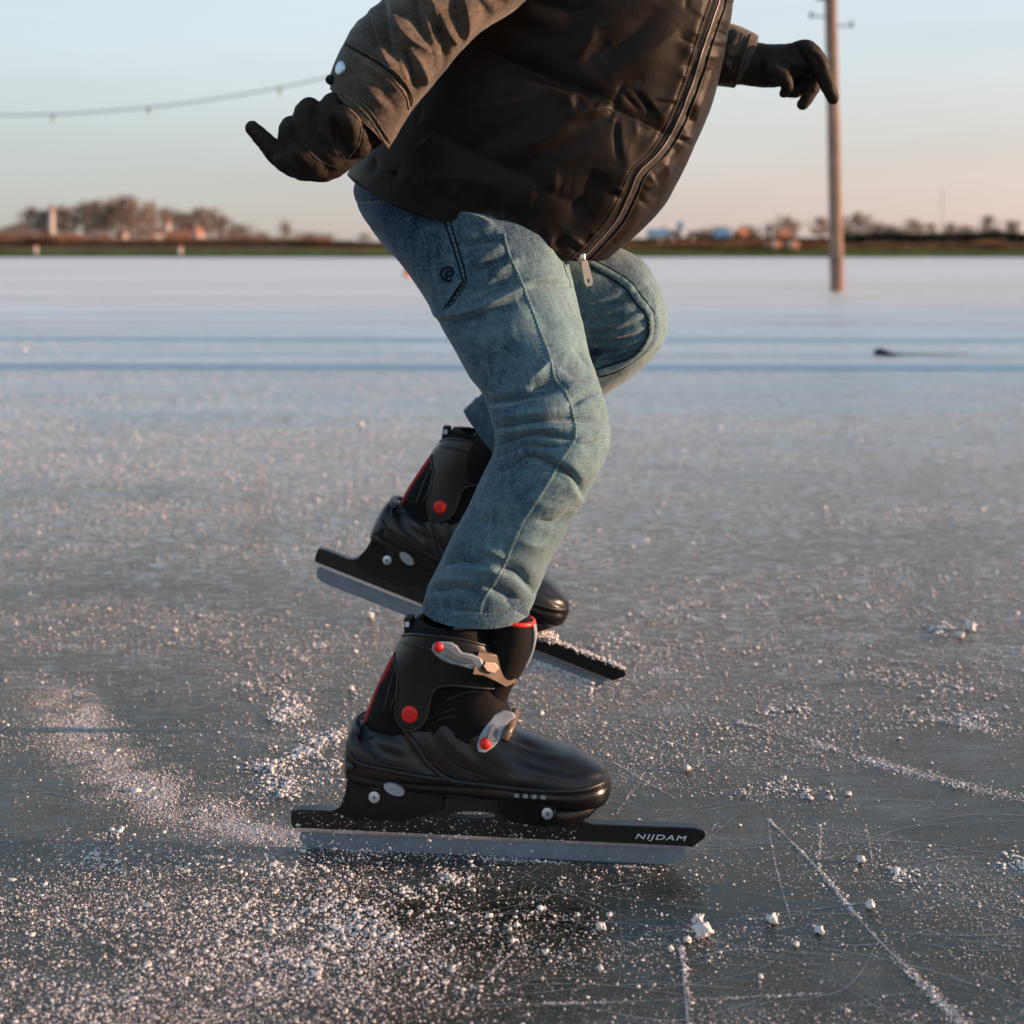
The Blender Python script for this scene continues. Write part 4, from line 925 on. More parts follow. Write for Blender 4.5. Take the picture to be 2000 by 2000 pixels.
    n0 = len(co); co = np.concatenate([co, cen+(top-cen)*.8, cen+(top-cen)*.78-np.array([0, 0, .03])]); ii = np.arange(96); jj = (ii+1) % 96
    ex = np.concatenate([np.stack([n0-96+ii, n0-96+jj, n0+jj, n0+ii], 1), np.stack([n0+ii, n0+jj, n0+96+jj, n0+96+ii], 1)]); Fq = np.concatenate([Fq, ex]); me = npmesh('l', co, Fq); fixn(me)
    ln = part('liner', me, M_liner)
    tg = upper_mesh([(900, 1345, 985, 1380, .022), (925, 1320, 1002, 1340, .026), (938, 1290, 1022, 1310, .029), (948, 1262, 1036, 1275, .030), (955, 1238, 1041, 1245, .029), (962, 1222, 1041, 1222, .027), (968, 1212, 1036, 1210, .024), (975, 1207, 1025, 1204, .016), (990, 1204, 1010, 1203, .004)], 70, 64)
    tgo = npart('tongue', *tg, M_liner); ttree = BVHTree.FromPolygons([tuple(v) for v in tg[0]], [tuple(int(i) for i in f) for f in tg[1]])
    rm = MB()
    x_, z_ = NL(1004, 1212); e = [Vector((NL(1004, 1212)[0]+.0228*math.cos(a), .0235*math.sin(a), z_-.003*math.cos(a)+.0015)) for a in np.linspace(0, 2*math.pi, 48, endpoint=False)]
    rm.tube(e+[e[0]], .0028, 8, False); part('tongue_rim', rm.mesh(), M_red, tgo)
    gr = MB(); P_ = [Vector((NL(x, y)[0]+.001, 0, NL(x, y)[1])) for x, y in smoothpoly([(1040, 1215), (1043, 1240), (1037, 1272), (1024, 1300)], 8)]
    for s in (-.5, .5): gr.tube([p+Vector((0, s*.012, 0)) for p in P_], .0022, 8)
    part('tongue_edge', gr.mesh(), M_grey, tgo)
    # red piping down the back, pull tab
    pp = MB(); P_ = [Vector((NL(x, y)[0]-.0006, 0, NL(x, y)[1])) for x, y in smoothpoly([(716, 1405), (722, 1391), (738, 1350), (757, 1310), (778, 1270), (799, 1233)], 8)]
    for s in (-1, 0, 1): pp.tube([p+Vector((abs(s)*.001, s*.006, 0)) for p in P_], .003, 8)
    part('back_piping', pp.mesh(), M_redc, ln)
    a = NL(803, 1238); b = NL(800, 1203); t_ = MB(); t_.box(((a[0]+b[0])/2-.001, 0, (a[1]+b[1])/2), (.010, .020, abs(a[1]-b[1])))
    tb_ = part('pull_tab', t_.mesh(), M_nylond, ln, False); bevel(tb_, .002)
    part('tab_mark', MB().box((b[0]-.001, -.0106, b[1]-.007), (.005, .0008, .006)).box((b[0]-.001, .0106, b[1]-.007), (.005, .0008, .006)).mesh(), M_white, ln, False)
    # laced inner boot: stitched panels seen between cuff and shell
    ib = MB()
    for s in (-1, 1):
        ltree = BVHTree.FromPolygons([tuple(v) for v in co], [tuple(int(i) for i in f) for f in Fq])
        for pts in ([(760, 1395), (775, 1340), (792, 1285)], [(745, 1398), (757, 1345), (776, 1290)], [(870, 1370), (915, 1355), (975, 1362)], [(860, 1395), (920, 1380), (980, 1382)], [(850, 1410), (900, 1400), (950, 1402)]):
            P_ = lline(ltree, pts, s, .04)
            if len(P_) > 3: ib.tube(P_, .0014, 6)
    if ib.v: part('liner_piping', ib.mesh(), M_rubber, ln)
    # instep padding between liner and shell
    pd = upper_mesh([(820, 1440, 1000, 1440, .036), (840, 1400, 1000, 1405, .0375), (855, 1370, 992, 1378, .037), (865, 1345, 985, 1352, .035), (870, 1325, 975, 1330, .030)], 50, 64)
    co = pd[0]+npnormals(*pd)*(.0012*fbm(pd[0]*np.array([35, 30, 70]), 3))[:, None]; npart('ankle_padding', co, pd[1], M_liner)
    # cuff: hinged plastic shell with a tail that reaches the rivet
    cst = [(a_, b_, c_, d_, e_) for a_, b_, c_, d_, e_ in [(712, 1440, 975, 1440, .037), (722, 1391, 975, 1385, .0385), (738, 1350, 976, 1352, .039), (757, 1310, 984, 1315, .041), (774, 1270, 988, 1285, .044), (792, 1240, 966, 1252, .0455), (805, 1215, 950, 1225, .0455)]]
    co, Fq = upper_mesh(cst, 200, 220, .0035)
    poly = smoothpoly([(762, 1268), (796, 1242), (850, 1236), (905, 1244), (955, 1268), (985, 1292), (1000, 1318), (1005, 1345), (985, 1356), (950, 1347), (900, 1336), (864, 1336), (845, 1352), (838, 1380), (832, 1402), (818, 1418), (801, 1424), (784, 1416), (774, 1395), (775, 1360), (776, 1320), (768, 1295), (762, 1268)], 5)
    pl = NP(poly, .035); ctr = co[Fq].mean(1); keep = inside(pl, ctr[:, [0, 2]]); Fc = Fq[keep]
    ctree = BVHTree.FromPolygons([tuple(v) for v in co], [tuple(int(i) for i in f) for f in Fq])
    used = np.unique(Fc); mp = -np.ones(len(co), int); mp[used] = np.arange(len(used)); me = npmesh('cuff', co[used], mp[Fc]); cu = part('cuff', me, M_gloss)
    so_ = cu.modifiers.new('s', 'SOLIDIFY'); so_.thickness = .003; so_.offset = -1
    tr = MB()
    for s in (-1, 1):
        P_ = []
        for x, z in pl:
            p, nn = lcast(ctree, x, z, s)
            if p is not None and abs(p.y) > .012: P_.append(p)
            else:
                if len(P_) > 3: tr.tube(P_, .0018, 8)
                P_ = []
        if len(P_) > 3: tr.tube(P_, .0018, 8)
    part('cuff_edge', tr.mesh(), M_plast, cu)
    rv = MB()
    for s in (-1, 1):
        P_ = lline(ctree, [(776, 1322), (790, 1335), (800, 1360), (800, 1375)], s, .04); 
        P2 = lline(ctree, [(780, 1262), (830, 1262), (890, 1276), (940, 1302), (985, 1335)], s, .04)
        if len(P2) > 3: rv.tube(P2, .0015, 8)
    part('cuff_rib', rv.mesh(), M_plast, cu)
    for s in (-1, 1):
        x, z = NL(801, 1394, .04); p, nn = lcast(ctree, x, z, s)
        yy = p.y
        part('rivet', MB().tube([(x, yy-s*.004, z), (x, yy+s*.0022, z), (x, yy+s*.0034, z), (x, yy+s*.0036, z)], [.0096, .0096, .0082, .006], 32).mesh(), M_red, root, sh=50)
        part('rivet_ring', MB().tube([Vector((x+.0052*math.cos(a), yy+s*.0036, z+.0052*math.sin(a))) for a in np.linspace(0, 2*math.pi, 24)], .0007, 6, False).mesh(), M_red, root)
    # top buckle on the outer side
    def plate(tree_, pts, th, lift, m, name, par, sh=None, bev=.001, lat=.045):
        q = NP(pts, lat); ys = []; qs = []
        for x, z in q:
            p, _ = lcast(tree_, x, z, -1)
            if p is not None and p.y < 0: ys.append(p.y); qs.append((x, z, 1))
        A_ = np.array(qs); k, *_ = np.linalg.lstsq(A_, np.array(ys), rcond=None); off = -lift
        me = prism(q, 0, -th)
        for v in me.vertices: v.co.y += k[0]*v.co.x+k[1]*v.co.z+k[2]+off
        fixn(me); o = part(name, me, m, par, True, 35); bevel(o, bev, 3); return o
    plate(ctree, [(935, 1272), (965, 1285), (990, 1305), (1004, 1325), (1003, 1348), (985, 1352), (965, 1335), (945, 1320), (925, 1312)], .005, .0065, M_strap, 'strap', cu)
    plate(ctree, [(950, 1290), (966, 1297), (974, 1310), (966, 1318), (952, 1310), (945, 1298)], .0022, .0110, M_zipt, 'strap_buckle', cu)
    lv = plate(ctree, [(846, 1262), (850, 1251), (862, 1247), (884, 1250), (895, 1258), (903, 1270), (925, 1276), (940, 1284), (945, 1295), (938, 1304), (920, 1304), (900, 1296), (882, 1291), (866, 1283), (855, 1274)], .0050, .0050, M_grey, 'buckle_lever', root, bev=.0016)
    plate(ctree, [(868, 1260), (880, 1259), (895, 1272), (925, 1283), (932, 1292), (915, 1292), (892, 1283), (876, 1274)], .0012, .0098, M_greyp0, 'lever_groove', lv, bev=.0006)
    def knob(tree_, px, py, r, lift, par):
        x, z = NL(px, py, .05); p, _ = lcast(tree_, x, z, -1); part('red_button', MB().ball((x, p.y-lift, z), (r, r*.8, r), 20).mesh(), M_red, par)
    knob(ctree, 858, 1260, .0062, .0085, lv)
    # instep buckle
    lv2 = plate(tree, [(932, 1455), (938, 1435), (950, 1418), (962, 1403), (980, 1398), (998, 1404), (1004, 1412), (992, 1418), (984, 1428), (978, 1446), (964, 1460), (948, 1468), (936, 1466)], .005, .003, M_grey, 'instep_lever', root, bev=.0016, lat=.042)
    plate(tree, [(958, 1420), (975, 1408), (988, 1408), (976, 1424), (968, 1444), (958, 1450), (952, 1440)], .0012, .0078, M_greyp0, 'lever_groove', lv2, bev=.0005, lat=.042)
    knob(tree, 946, 1457, .0070, .006, lv2)
    sb = MB(); P_ = [Vector((NL(993, 1412)[0]+.014*math.sin(a)*.5, -.034*math.cos(a), NL(1000, 1424)[1]+.012*math.sin(a)+.003)) for a in np.linspace(-.15, 3.2, 20)]
    sb.tube(P_, .0055, 10); part('instep_strap', sb.mesh(), M_strap, root)
    if not snowy:
        n = 420; x = rng.uniform(xr, NL(1130, 1600)[0], n); z = rng.uniform(zb, NL(700, 1560)[1], n)*(.6+.4*rng.random(n)); z = np.maximum(z, zb); z = np.minimum(z, NL(600, 1582)[1]); rr = np.exp(rng.normal(math.log(.0005), .45, n))
        o = crumbs('caked_snow', np.stack([x, np.full(n, -.0076), z], 1), rr, M_snow, root); o['kind'] = 'stuff'
    if snowy:
        n = 1900; x = rng.uniform(NL(1130, 1600)[0], NL(1372, 1620)[0], n); k = rng.random(n)
        z = np.where(k < .45, rng.normal(NL(1200, 1607)[1], .0012, n), rng.uniform(zb, NL(1200, 1607)[1], n)); y = np.where(k < .45, rng.uniform(-.008, .008, n), -.008*mir)
        rr = np.exp(rng.normal(math.log(.0009), .4, n)); Pn = [np.stack([x, y*1.0, z], 1)[k < .75]]; Rr = [rr[k < .75]]
        n = 3400; x = rng.uniform(NL(1080, 1690)[0], NL(1315, 1690)[0], n); zlow = -.003-.006*np.abs(vnoise(np.stack([x*60, x*0, x*0], 1))); z = rng.uniform(0, 1, n)*(.010-zlow)+zlow
        Pn.append(np.stack([x, rng.normal(-.0015*mir, .0018, n), z], 1)); Rr.append(np.exp(rng.normal(math.log(.0012), .35, n)))
        n = 700; x = rng.uniform(NL(1100, 1600)[0], NL(1185, 1600)[0], n); Pn.append(np.stack([x, rng.uniform(-.02, .02, n), rng.normal(NL(1140, 1600)[1], .003, n)], 1)); Rr.append(np.exp(rng.normal(math.log(.0013), .4, n)))
        o = crumbs('caked_snow', np.concatenate(Pn), np.concatenate(Rr), M_snow, root); o['kind'] = 'stuff'
sk1 = empty('ice_skate', (X0, Y0, 0), (0, 0, -PSI)); make_skate(sk1, 1)
tag(sk1, 'near black ice skate gliding on the ice, grey buckles towards us', 'ice skate', 'skates worn by the skater')
# far skate: the same boot mirrored, lifted, toe down
b = Vector((NL(731, 1557, .018)[0], 0, NL(731, 1557, .018)[1])); c = Vector((NL(801, 1394, .04)[0], 0, NL(801, 1394, .04)[1]))
FY = 2.10; bw = W(762, 1084, FY-.02); cw = W(864, 985, FY-.04)
ang = math.atan2(c.z-b.z, c.x-b.x)-math.atan2(cw.z-bw.z, cw.x-bw.x)
ang = R(20.6)
Rm = Euler((0, ang, -R(4)), 'XYZ').to_matrix()
mid_l = (b+c)/2; mid_w = (W(762, 1084, FY)+W(864, 985, FY))/2
sk2 = empty('ice_skate', mid_w-Rm@mid_l, Euler((0, ang, -R(4)), 'XYZ')); make_skate(sk2, -1, True)
# the far ankle is flexed back at the hinge, so its upper stands steeper than the near one
hinge = NL(801, 1394, .04); fa = R(13); ks = 1.10
for ch in sk2.children_recursive:
    if ch.type == 'MESH' and ch.name.split('.')[0] in ('liner', 'tongue', 'tongue_rim', 'tongue_edge', 'back_piping', 'pull_tab', 'tab_mark', 'liner_piping', 'cuff', 'cuff_edge', 'cuff_rib', 'strap', 'strap_buckle', 'buckle_lever', 'lever_groove', 'red_button') and not (ch.parent and ch.parent.name.startswith('instep')):
        for v in ch.data.vertices:
            dx, dz = (v.co.x-hinge[0])*ks, (v.co.z-hinge[1])*ks; v.co.x = hinge[0]+dx*math.cos(fa)-dz*math.sin(fa); v.co.z = hinge[1]+dx*math.sin(fa)+dz*math.cos(fa)
tag(sk2, 'far black ice skate lifted behind, toe down with snow caked on its tip', 'ice skate', 'skates worn by the skater')
# ------------------------------------------------------------------ the skater: body
def body():
    mb = MB(); w_ = W
    mb.cap([w_(900, 330, 1.90), w_(1000, 150, 1.90), w_(1090, -60, 1.90), w_(1170, -230, 1.90)], [.10, .095, .11, .10], 24)           # trunk
    mb.cap([w_(870, 400, 1.82), w_(900, 380, 1.98)], [.07, .07], 20)                                                           # pelvis
    mb.cap([w_(860, 420, 1.86), w_(990, 620, 1.79), w_(1085, 820, 1.69)], [.06, .05, .036], 18)                              # near thigh
    mb.cap([w_(1085, 820, 1.69), w_(1030, 960, 1.68), w_(930, 1180, 1.68), w_(870, 1330, 1.68)], [.036, .036, .018, .014], 16)   # near shank
    mb.cap([w_(850, 1350, 1.68), w_(870, 1440, 1.68), w_(1000, 1490, 1.665), w_(1120, 1515, 1.655)], [.028, .028, .024, .018], 14)
    mb.cap([w_(900, 430, 1.98), w_(1080, 560, 1.98), w_(1205, 635, 1.97)], [.065, .05, .034], 18)
    mb.cap([w_(1205, 635, 1.97), w_(1110, 750, 1.99), w_(990, 860, 2.04), w_(915, 940, 2.09)], [.034, .034, .024, .017], 16)
    mb.cap([w_(900, 955, 2.10), w_(885, 1010, 2.10), w_(960, 1080, 2.10), w_(1040, 1110, 2.10)], [.018, .024, .022, .017], 14)
    mb.cap([w_(1170, -230, 1.90), w_(1130, -290, 1.76)], [.08, .06], 16); mb.cap([w_(1170, -230, 1.92), w_(1180, -270, 2.06)], [.08, .055], 16)
    mb.cap([w_(1120, -290, 1.74), w_(960, -110, 1.66), w_(840, 20, 1.62)], [.045, .04, .034], 14)
    mb.cap([w_(840, 20, 1.62), w_(770, 130, 1.61), w_(700, 235, 1.60), w_(640, 285, 1.60)], [.034, .03, .022, .018], 14)
    mb.cap([w_(1190, -270, 2.08), w_(1250, -80, 2.10), w_(1300, 60, 2.08)], [.042, .038, .034], 14); mb.cap([w_(1300, 60, 2.08), w_(1400, 105, 2.05), w_(1500, 125, 2.03)], [.033, .028, .02], 14)
    mb.cap([w_(1185, -260, 1.9), w_(1235, -380, 1.9)], [.055, .05], 16)                                                         # neck
    hd = w_(1300, -490, 1.9); mb.ball(hd, (.092, .075, .115), 28); mb.ball(hd+Vector((.035, 0, -.06)), (.06, .055, .055), 20)
    mb.cap([hd+Vector((.085, 0, .015)), hd+Vector((.108, 0, -.02))], [.010, .014], 10)                                            # nose
    for s in (-1, 1): mb.ball(hd+Vector((-.005, s*.078, -.005)), (.018, .008, .03), 12)                                          # ears
    mb.cap([hd+Vector((.088, -.02, -.055)), hd+Vector((.095, 0, -.055)), hd+Vector((.088, .02, -.055))], [.006, .008, .006], 8)  # mouth
    for s in (-1, 1): mb.ball(hd+Vector((.083, s*.03, .02)), (.012, .014, .010), 10)
    me = remeshed(mb, .006, 4); o = link('person', me, M_skin); return o, hd
person, HD = body()
mb = MB(); mb.cap([W(1000, 850, 2.04), W(950, 890, 2.07), W(890, 985, 2.10)], [.032, .035, .03], 20); mb.build('sock', M_liner, person)
tag(person, 'skater in jeans, black quilted vest and grey denim jacket bending forward on one leg', 'person')
def hat():
    mb = MB(); mb.ball(HD+Vector((-.008, 0, .03)), (.104, .092, .105), 32); v = [p for p in mb.v]
    me = mb.mesh(); bm = bmesh.new(); bm.from_mesh(me); bmesh.ops.bisect_plane(bm, geom=bm.verts[:]+bm.edges[:]+bm.faces[:], plane_co=HD+Vector((0, 0, .045)), plane_no=(-.25, 0, 1), clear_inner=True); bm.to_mesh(me); bm.free()
    o = link('knit_hat', me, M_wool, person); s = o.modifiers.new('s', 'SOLIDIFY'); s.thickness = .006
hat()
def garment(name, lo, strokes, m, noise=None, wear_shade=None, parent=person):
    co = lo.co
    if noise:
        n = npnormals(co, lo.F)
        for (sc, amp) in noise: co = co+n*(amp*fbm(co*np.array(sc), 3))[:, None]
    co = sculpt(co, lo.F, strokes); wr = wear_shade(co, npnormals(co, lo.F)) if wear_shade else np.full(len(co), .5)
    me = npmesh(name, co, lo.F, lo.uv, {'wear_shade': wr}); o = link(name, me, m, parent)
    return o, bvh(co, lo.F)
# ------------------------------------------------------------------ jeans
near_st = [(703, 345, 900, 200, 1.885, .085), (695, 378, 935, 235, 1.875, .095), (717, 433, 1000, 300, 1.85, .105), (766, 497, 1060, 380, 1.82, .108), (807, 551, 1098, 455, 1.79, .106), (834, 591, 1112, 522, 1.775, .102), (852, 629, 1123, 570, 1.76, .097),
           (884, 683, 1137, 622, 1.74, .092), (913, 734, 1150, 676, 1.72, .087), (936, 764, 1166, 722, 1.70, .082), (949, 794, 1181, 770, 1.685, .077), (960, 825, 1192, 818, 1.675, .073), (968, 856, 1194, 860, 1.67, .070), (963, 888, 1180, 905, 1.67, .068),
           (948, 920, 1155, 952, 1.67, .068), (918, 984, 1128, 995, 1.67, .068), (885, 1046, 1098, 1049, 1.672, .066), (853, 1112, 1070, 1106, 1.675, .063), (834, 1150, 1052, 1155, 1.677, .060), (825, 1183, 1035, 1192, 1.678, .058, 0, 14)]
far_st = [(880, 540, 1000, 360, 2.0, .10), (960, 600, 1090, 415, 1.99, .10), (1040, 660, 1160, 455, 1.98, .095), (1090, 700, 1212, 484, 1.97, .09), (1118, 705, 1256, 512, 1.96, .083), (1132, 700, 1288, 562, 1.95, .077), (1136, 697, 1306, 618, 1.95, .072),
          (1130, 697, 1300, 664, 1.95, .07), (1112, 697, 1272, 704, 1.955, .068), (1085, 700, 1228, 742, 1.96, .066), (1050, 706, 1180, 775, 1.97, .064), (1000, 724, 1120, 840, 2.02, .062), (952, 757, 1075, 895, 2.05, .060), (906, 800, 1030, 950, 2.08, .058)]
pel = Loft([(700, 345, 1000, 180, 1.93, .13), (719, 430, 1020, 280, 1.94, .13), (770, 500, 1060, 400, 1.93, .12), (860, 560, 1050, 500, 1.93, .07)], 40, 90, capend=.5)
nl = Loft(near_st, 520, 380, lip=.03); fl = Loft(far_st, 340, 300, lip=.03)
jst = []
def V(z, pts, a, w1, w2=None):
    jst.append((zz(z, pts), a*1.7, w1, w2 or w1))
    if a <= -2.5: jst.append((zz(z, pts), a*.75, max(2.2, w1*.4), max(2.2, w1*.5)))
V(Z3, [(800, 1215), (950, 1185), (1100, 1145), (1245, 1100)], -8, 7, 22); V(Z3, [(820, 1180), (960, 1140), (1100, 1100)], 4, 16)
V(Z3, [(860, 1350), (1050, 1315), (1200, 1290), (1330, 1290), (1500, 1315)], -5.5, 6, 14); V(Z3, [(880, 1300), (1050, 1265), (1220, 1250)], 4, 12)
V(Z3, [(890, 1435), (1060, 1378), (1180, 1388), (1310, 1405)], -5.5, 6, 12); V(Z3, [(880, 1385), (1060, 1345), (1250, 1340)], 3.5, 9)
V(Z3, [(890, 1500), (1020, 1440), (1150, 1450), (1290, 1440)], -3.5, 7, 12); V(Z3, [(910, 1570), (1040, 1505), (1170, 1540), (1270, 1590), (1330, 1650), (1350, 1715)], -6, 6, 15)
V(Z3, [(1180, 1500), (1290, 1550), (1360, 1640)], 3.5, 12); V(Z3, [(1290, 1215), (1360, 1165), (1420, 1150)], -3, 6)
V(Z3, [(1270, 1640), (1360, 1760), (1330, 1800)], 3, 12); V(Z3, [(500, 690), (560, 745), (680, 735), (820, 690), (960, 620), (1050, 570)], 5.5, 8, 13); V(Z3, [(530, 760), (680, 765), (850, 715), (1000, 650)], -5, 14)
V(Z3, [(600, 705), (680, 600), (710, 540)], -3, 4); V(Z3, [(760, 460), (850, 405), (930, 375)], 5, 8, 12); V(Z3, [(740, 500), (860, 450), (950, 420)], -4, 9)
V(Z3, [(860, 520), (950, 460), (1010, 440)], 4, 9); V(Z3, [(650, 175), (780, 215), (880, 270)], 4, 8); V(Z3, [(680, 325), (780, 290), (870, 275)], 5, 8, 12); V(Z3, [(690, 360), (800, 330), (900, 330)], -4, 10)
V(Z3, [(1040, 550), (1150, 535), (1290, 545)], 2.5, 6); V(Z3, [(1040, 575), (1150, 565), (1280, 575)], -2.5, 7); V(Z3, [(1045, 1090), (1110, 1050), (1175, 985)], 4.5, 7, 10); V(Z3, [(1060, 1115), (1200, 1090), (1250, 1110)], -4, 8)
V(Z3, [(780, 620), (900, 560), (1000, 530)], -3, 12); V(Z3, [(1000, 620), (1100, 700), (1180, 820)], -2, 20); V(Z3, [(700, 1000), (900, 960), (1100, 930)], -2, 18); V(Z3, [(640, 870), (800, 860), (1000, 800)], 1.8, 18)
V(Z3, [(1250, 700), (1340, 740), (1370, 800)], -2, 8); V(Z3, [(1300, 900), (1360, 950), (1400, 1020)], -2.5, 8); V(Z3, [(1230, 1000), (1330, 1040), (1420, 1060)], -3, 8, 14); V(Z3, [(1340, 1440), (1420, 1430), (1490, 1400)], -2.5, 7)
V(Z3, [(140, 90), (300, 85), (430, 75)], -2, 4); V(Z3, [(135, 125), (300, 115), (440, 90)], -3, 4); V(Z3, [(200, 250), (400, 260), (560, 230)], -1.5, 16); V(Z3, [(300, 370), (450, 400), (600, 390)], 1.5, 18)
V(Z4, [(1000, 855), (1070, 880), (1150, 925)], 3.5, 6, 10); V(Z4, [(930, 1000), (1020, 985), (1130, 1015)], 3.5, 7, 10); V(Z4, [(1110, 985), (1230, 1025), (1310, 1100), (1340, 1140)], -5, 6, 12); V(Z4, [(1040, 1100), (1170, 1155), (1270, 1240)], -4.5, 6, 12)
V(Z4, [(700, 1130), (850, 1095), (1000, 1140)], -3, 9); V(Z4, [(720, 1080), (860, 1040), (1000, 1050)], 2.5, 10); V(Z4, [(780, 960), (900, 940), (1060, 990)], -2.5, 9); V(Z4, [(680, 1185), (850, 1238), (950, 1250), (1080, 1255), (1180, 1228), (1280, 1190)], -2, 4)
V(Z4, [(1330, 700), (1450, 720), (1540, 640)], -2.5, 9); V(Z4, [(1180, 800), (1350, 850), (1480, 800)], 2, 14); V(Z4, [(900, 700), (1050, 720), (1200, 700)], -1.5, 14); V(Z4, [(1100, 420), (1250, 400), (1400, 420), (1560, 520), (1600, 600)], -2, 10); V(Z4, [(1250, 560), (1400, 620), (1520, 640)], 2, 14)
for k in range(26):     # small drag lines all over the cloth
    t = random.random(); x = 860+t*240+random.uniform(-50, 60); y = 540+t*600; l = random.uniform(25, 70); a = random.uniform(-.5, .3)
    if y > 840: x = 1110-(y-840)*.55+random.uniform(-90, 60)
    jst.append(([(x, y), (x+l*.5, y+l*.5*a-3), (x+l, y+l*a)], random.choice([-1, 1])*random.uniform(.8, 1.6), random.uniform(4, 8)))
fst = []
def U(z, pts, a, w1, w2=None): fst.append((zz(z, pts), a, w1, w2 or w1))
SEAMF = [(1370, 440), (1500, 510), (1590, 570), (1650, 650), (1708, 725), (1716, 830), (1682, 905), (1620, 965), (1520, 1018), (1430, 1045)]
for p in ([(1320, 720), (1500, 665), (1640, 615)], [(1340, 790), (1540, 740), (1680, 700)], [(1350, 850), (1520, 825), (1690, 765)], [(1370, 895), (1540, 880), (1700, 835)], [(1370, 935), (1540, 935), (1680, 885)], [(1370, 970), (1500, 985), (1650, 930)], [(1380, 1010), (1480, 1020), (1570, 985)]):
    U(Z3, p, -6.0, 4.5, 8)
for p in ([(1330, 690), (1480, 635), (1600, 600)], [(1330, 755), (1520, 700), (1660, 660)], [(1360, 822), (1530, 785), (1690, 735)], [(1380, 870), (1540, 852), (1700, 800)], [(1390, 915), (1540, 907), (1690, 862)], [(1390, 955), (1500, 960), (1650, 910)]):
    U(Z3, p, 3.0, 5)
U(Z3, SEAMF, -2.5, 13); U(Z3, SEAMF, 3.5, 5)
U(Z3, [(1640, 600), (1720, 560), (1760, 600)], -1.5, 6); U(Z3, [(1740, 700), (1790, 720), (1800, 760)], -1.2, 8); U(Z3, [(1600, 1060), (1680, 1000), (1760, 900)], -1.5, 8); U(Z3, [(1450, 1090), (1560, 1060)], -2, 6); U(Z3, [(720, 1260), (800, 1240), (870, 1330)], -3, 6); U(Z3, [(1440, 420), (1560, 440), (1640, 480)], 1.5, 10)
nl.co = sculpt(nl.co, nl.F, jst); fl.co = sculpt(fl.co, fl.F, fst)
jl = merge([nl, fl, pel])
def jwear_shade(co, n):
    q = toscreen(co); w_ = .33+.12*fbm(co*14, 4)
    def blob(x, y, sx, sy, a): return a*np.exp(-((q[:, 0]-x)/sx)**2-((q[:, 1]-y)/sy)**2)
    near = co[:, 1] < 1.9
    w_ = w_+np.where(near, blob(1110, 600, 70, 160, .30)+blob(1150, 850, 70, 90, .28)+blob(930, 620, 60, 60, .10)+blob(1030, 1080, 60, 120, .10)-blob(770, 430, 90, 60, .08), blob(1270, 640, 60, 130, .35)-blob(1185, 640, 60, 80, .25))
    w_ = w_+.10*vnoise(co*np.array([160, 160, 40.]))+.22*n[:, 0]  # random mottling, then sunward front painted lighter and shaded back darker
    for st in jst:                          # whiskers: worn lighter along the raised folds
        if st[1] > 3:
            d, sg, t = strokedist(q, st[0]); w_ = w_+.13*np.exp(-(d/(st[2]*1.1))**2)*np.sin(np.clip(t, .02, .98)*math.pi)*near
    return np.clip(w_, .05, .98)
jeans, JT = garment('jeans', jl, [], M_jean, [((6, 6, 9), .0022), ((26, 26, 34), .0008)], jwear_shade)
SEAMN = zz(Z3, [(925, 295), (940, 360), (955, 410), (1010, 530), (1060, 660), (1120, 820), (1170, 950), (1200, 1075), (1255, 1145), (1298, 1270), (1308, 1395), (1232, 1520), (1150, 1660), (1060, 1800), (1020, 1860)])+zz(Z4, [(1150, 950), (1080, 1080), (1025, 1170), (1005, 1250)])
mb = MB(); pn = castline(JT, SEAMN, 10, .0004); ribbon(mb, pn, .0030, .0006)
ribbon(mb, castline(JT, zz(Z3, SEAMF), 12, .0006), .0105, .0010)
jeans_seam = mb.build('seam', M_seam, jeans)
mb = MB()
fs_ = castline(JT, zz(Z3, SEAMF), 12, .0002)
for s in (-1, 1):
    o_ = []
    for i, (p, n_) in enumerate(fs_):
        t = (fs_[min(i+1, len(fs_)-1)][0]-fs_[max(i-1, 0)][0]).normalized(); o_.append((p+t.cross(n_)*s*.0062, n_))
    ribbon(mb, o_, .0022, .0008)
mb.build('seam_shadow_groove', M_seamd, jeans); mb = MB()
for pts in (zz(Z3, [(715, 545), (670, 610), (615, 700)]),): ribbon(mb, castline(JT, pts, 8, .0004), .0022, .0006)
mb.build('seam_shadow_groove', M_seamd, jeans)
# stitches: short thread dashes
def dashes(pts, off, step=5, ln=3, wd=.0009):
    mb = MB(); L_ = castline(JT, pts, 30, .0011)
    o_ = []
    for i, (p, n_) in enumerate(L_):
        t = (L_[min(i+1, len(L_)-1)][0]-L_[max(i-1, 0)][0]).normalized(); o_.append((p+t.cross(n_)*off, n_))
    for i in range(0, len(o_)-ln, step): ribbon(mb, o_[i:i+ln], wd, .0004)
    mb.build('stitching', M_thread, jeans)
for off in (-.003, .003): dashes(zz(Z3, SEAMF), off, 6, 4, .0014)
dashes(SEAMN, .0012, 5, 4, .0008)
dashes(zz(Z3, [(600, 165), (625, 240), (650, 320), (672, 400), (695, 470), (712, 545)]), 0, 9, 6, .0012); dashes(zz(Z3, [(712, 545), (670, 610), (618, 695)]), 0, 9, 6, .001)
dashes(zz(Z3, [(425, 484), (520, 478), (600, 470)]), 0, 8, 6, .0008); dashes(zz(Z3, [(145, 132), (300, 118), (440, 90)]), 0, 8, 7, .0012); dashes(zz(Z4, [(680, 1178), (850, 1228), (950, 1240), (1080, 1245), (1180, 1218), (1280, 1180)]), 0, 6, 4, .0009)
mb = MB()   # embroidered monogram on the back pocket, patch pocket edges
lg = zz(Z3, [(652, 500), (640, 480), (615, 475), (592, 490), (585, 515), (600, 540), (625, 548), (645, 540)]); ribbon(mb, castline(JT, lg, 8, .0006), .0035, .0008)
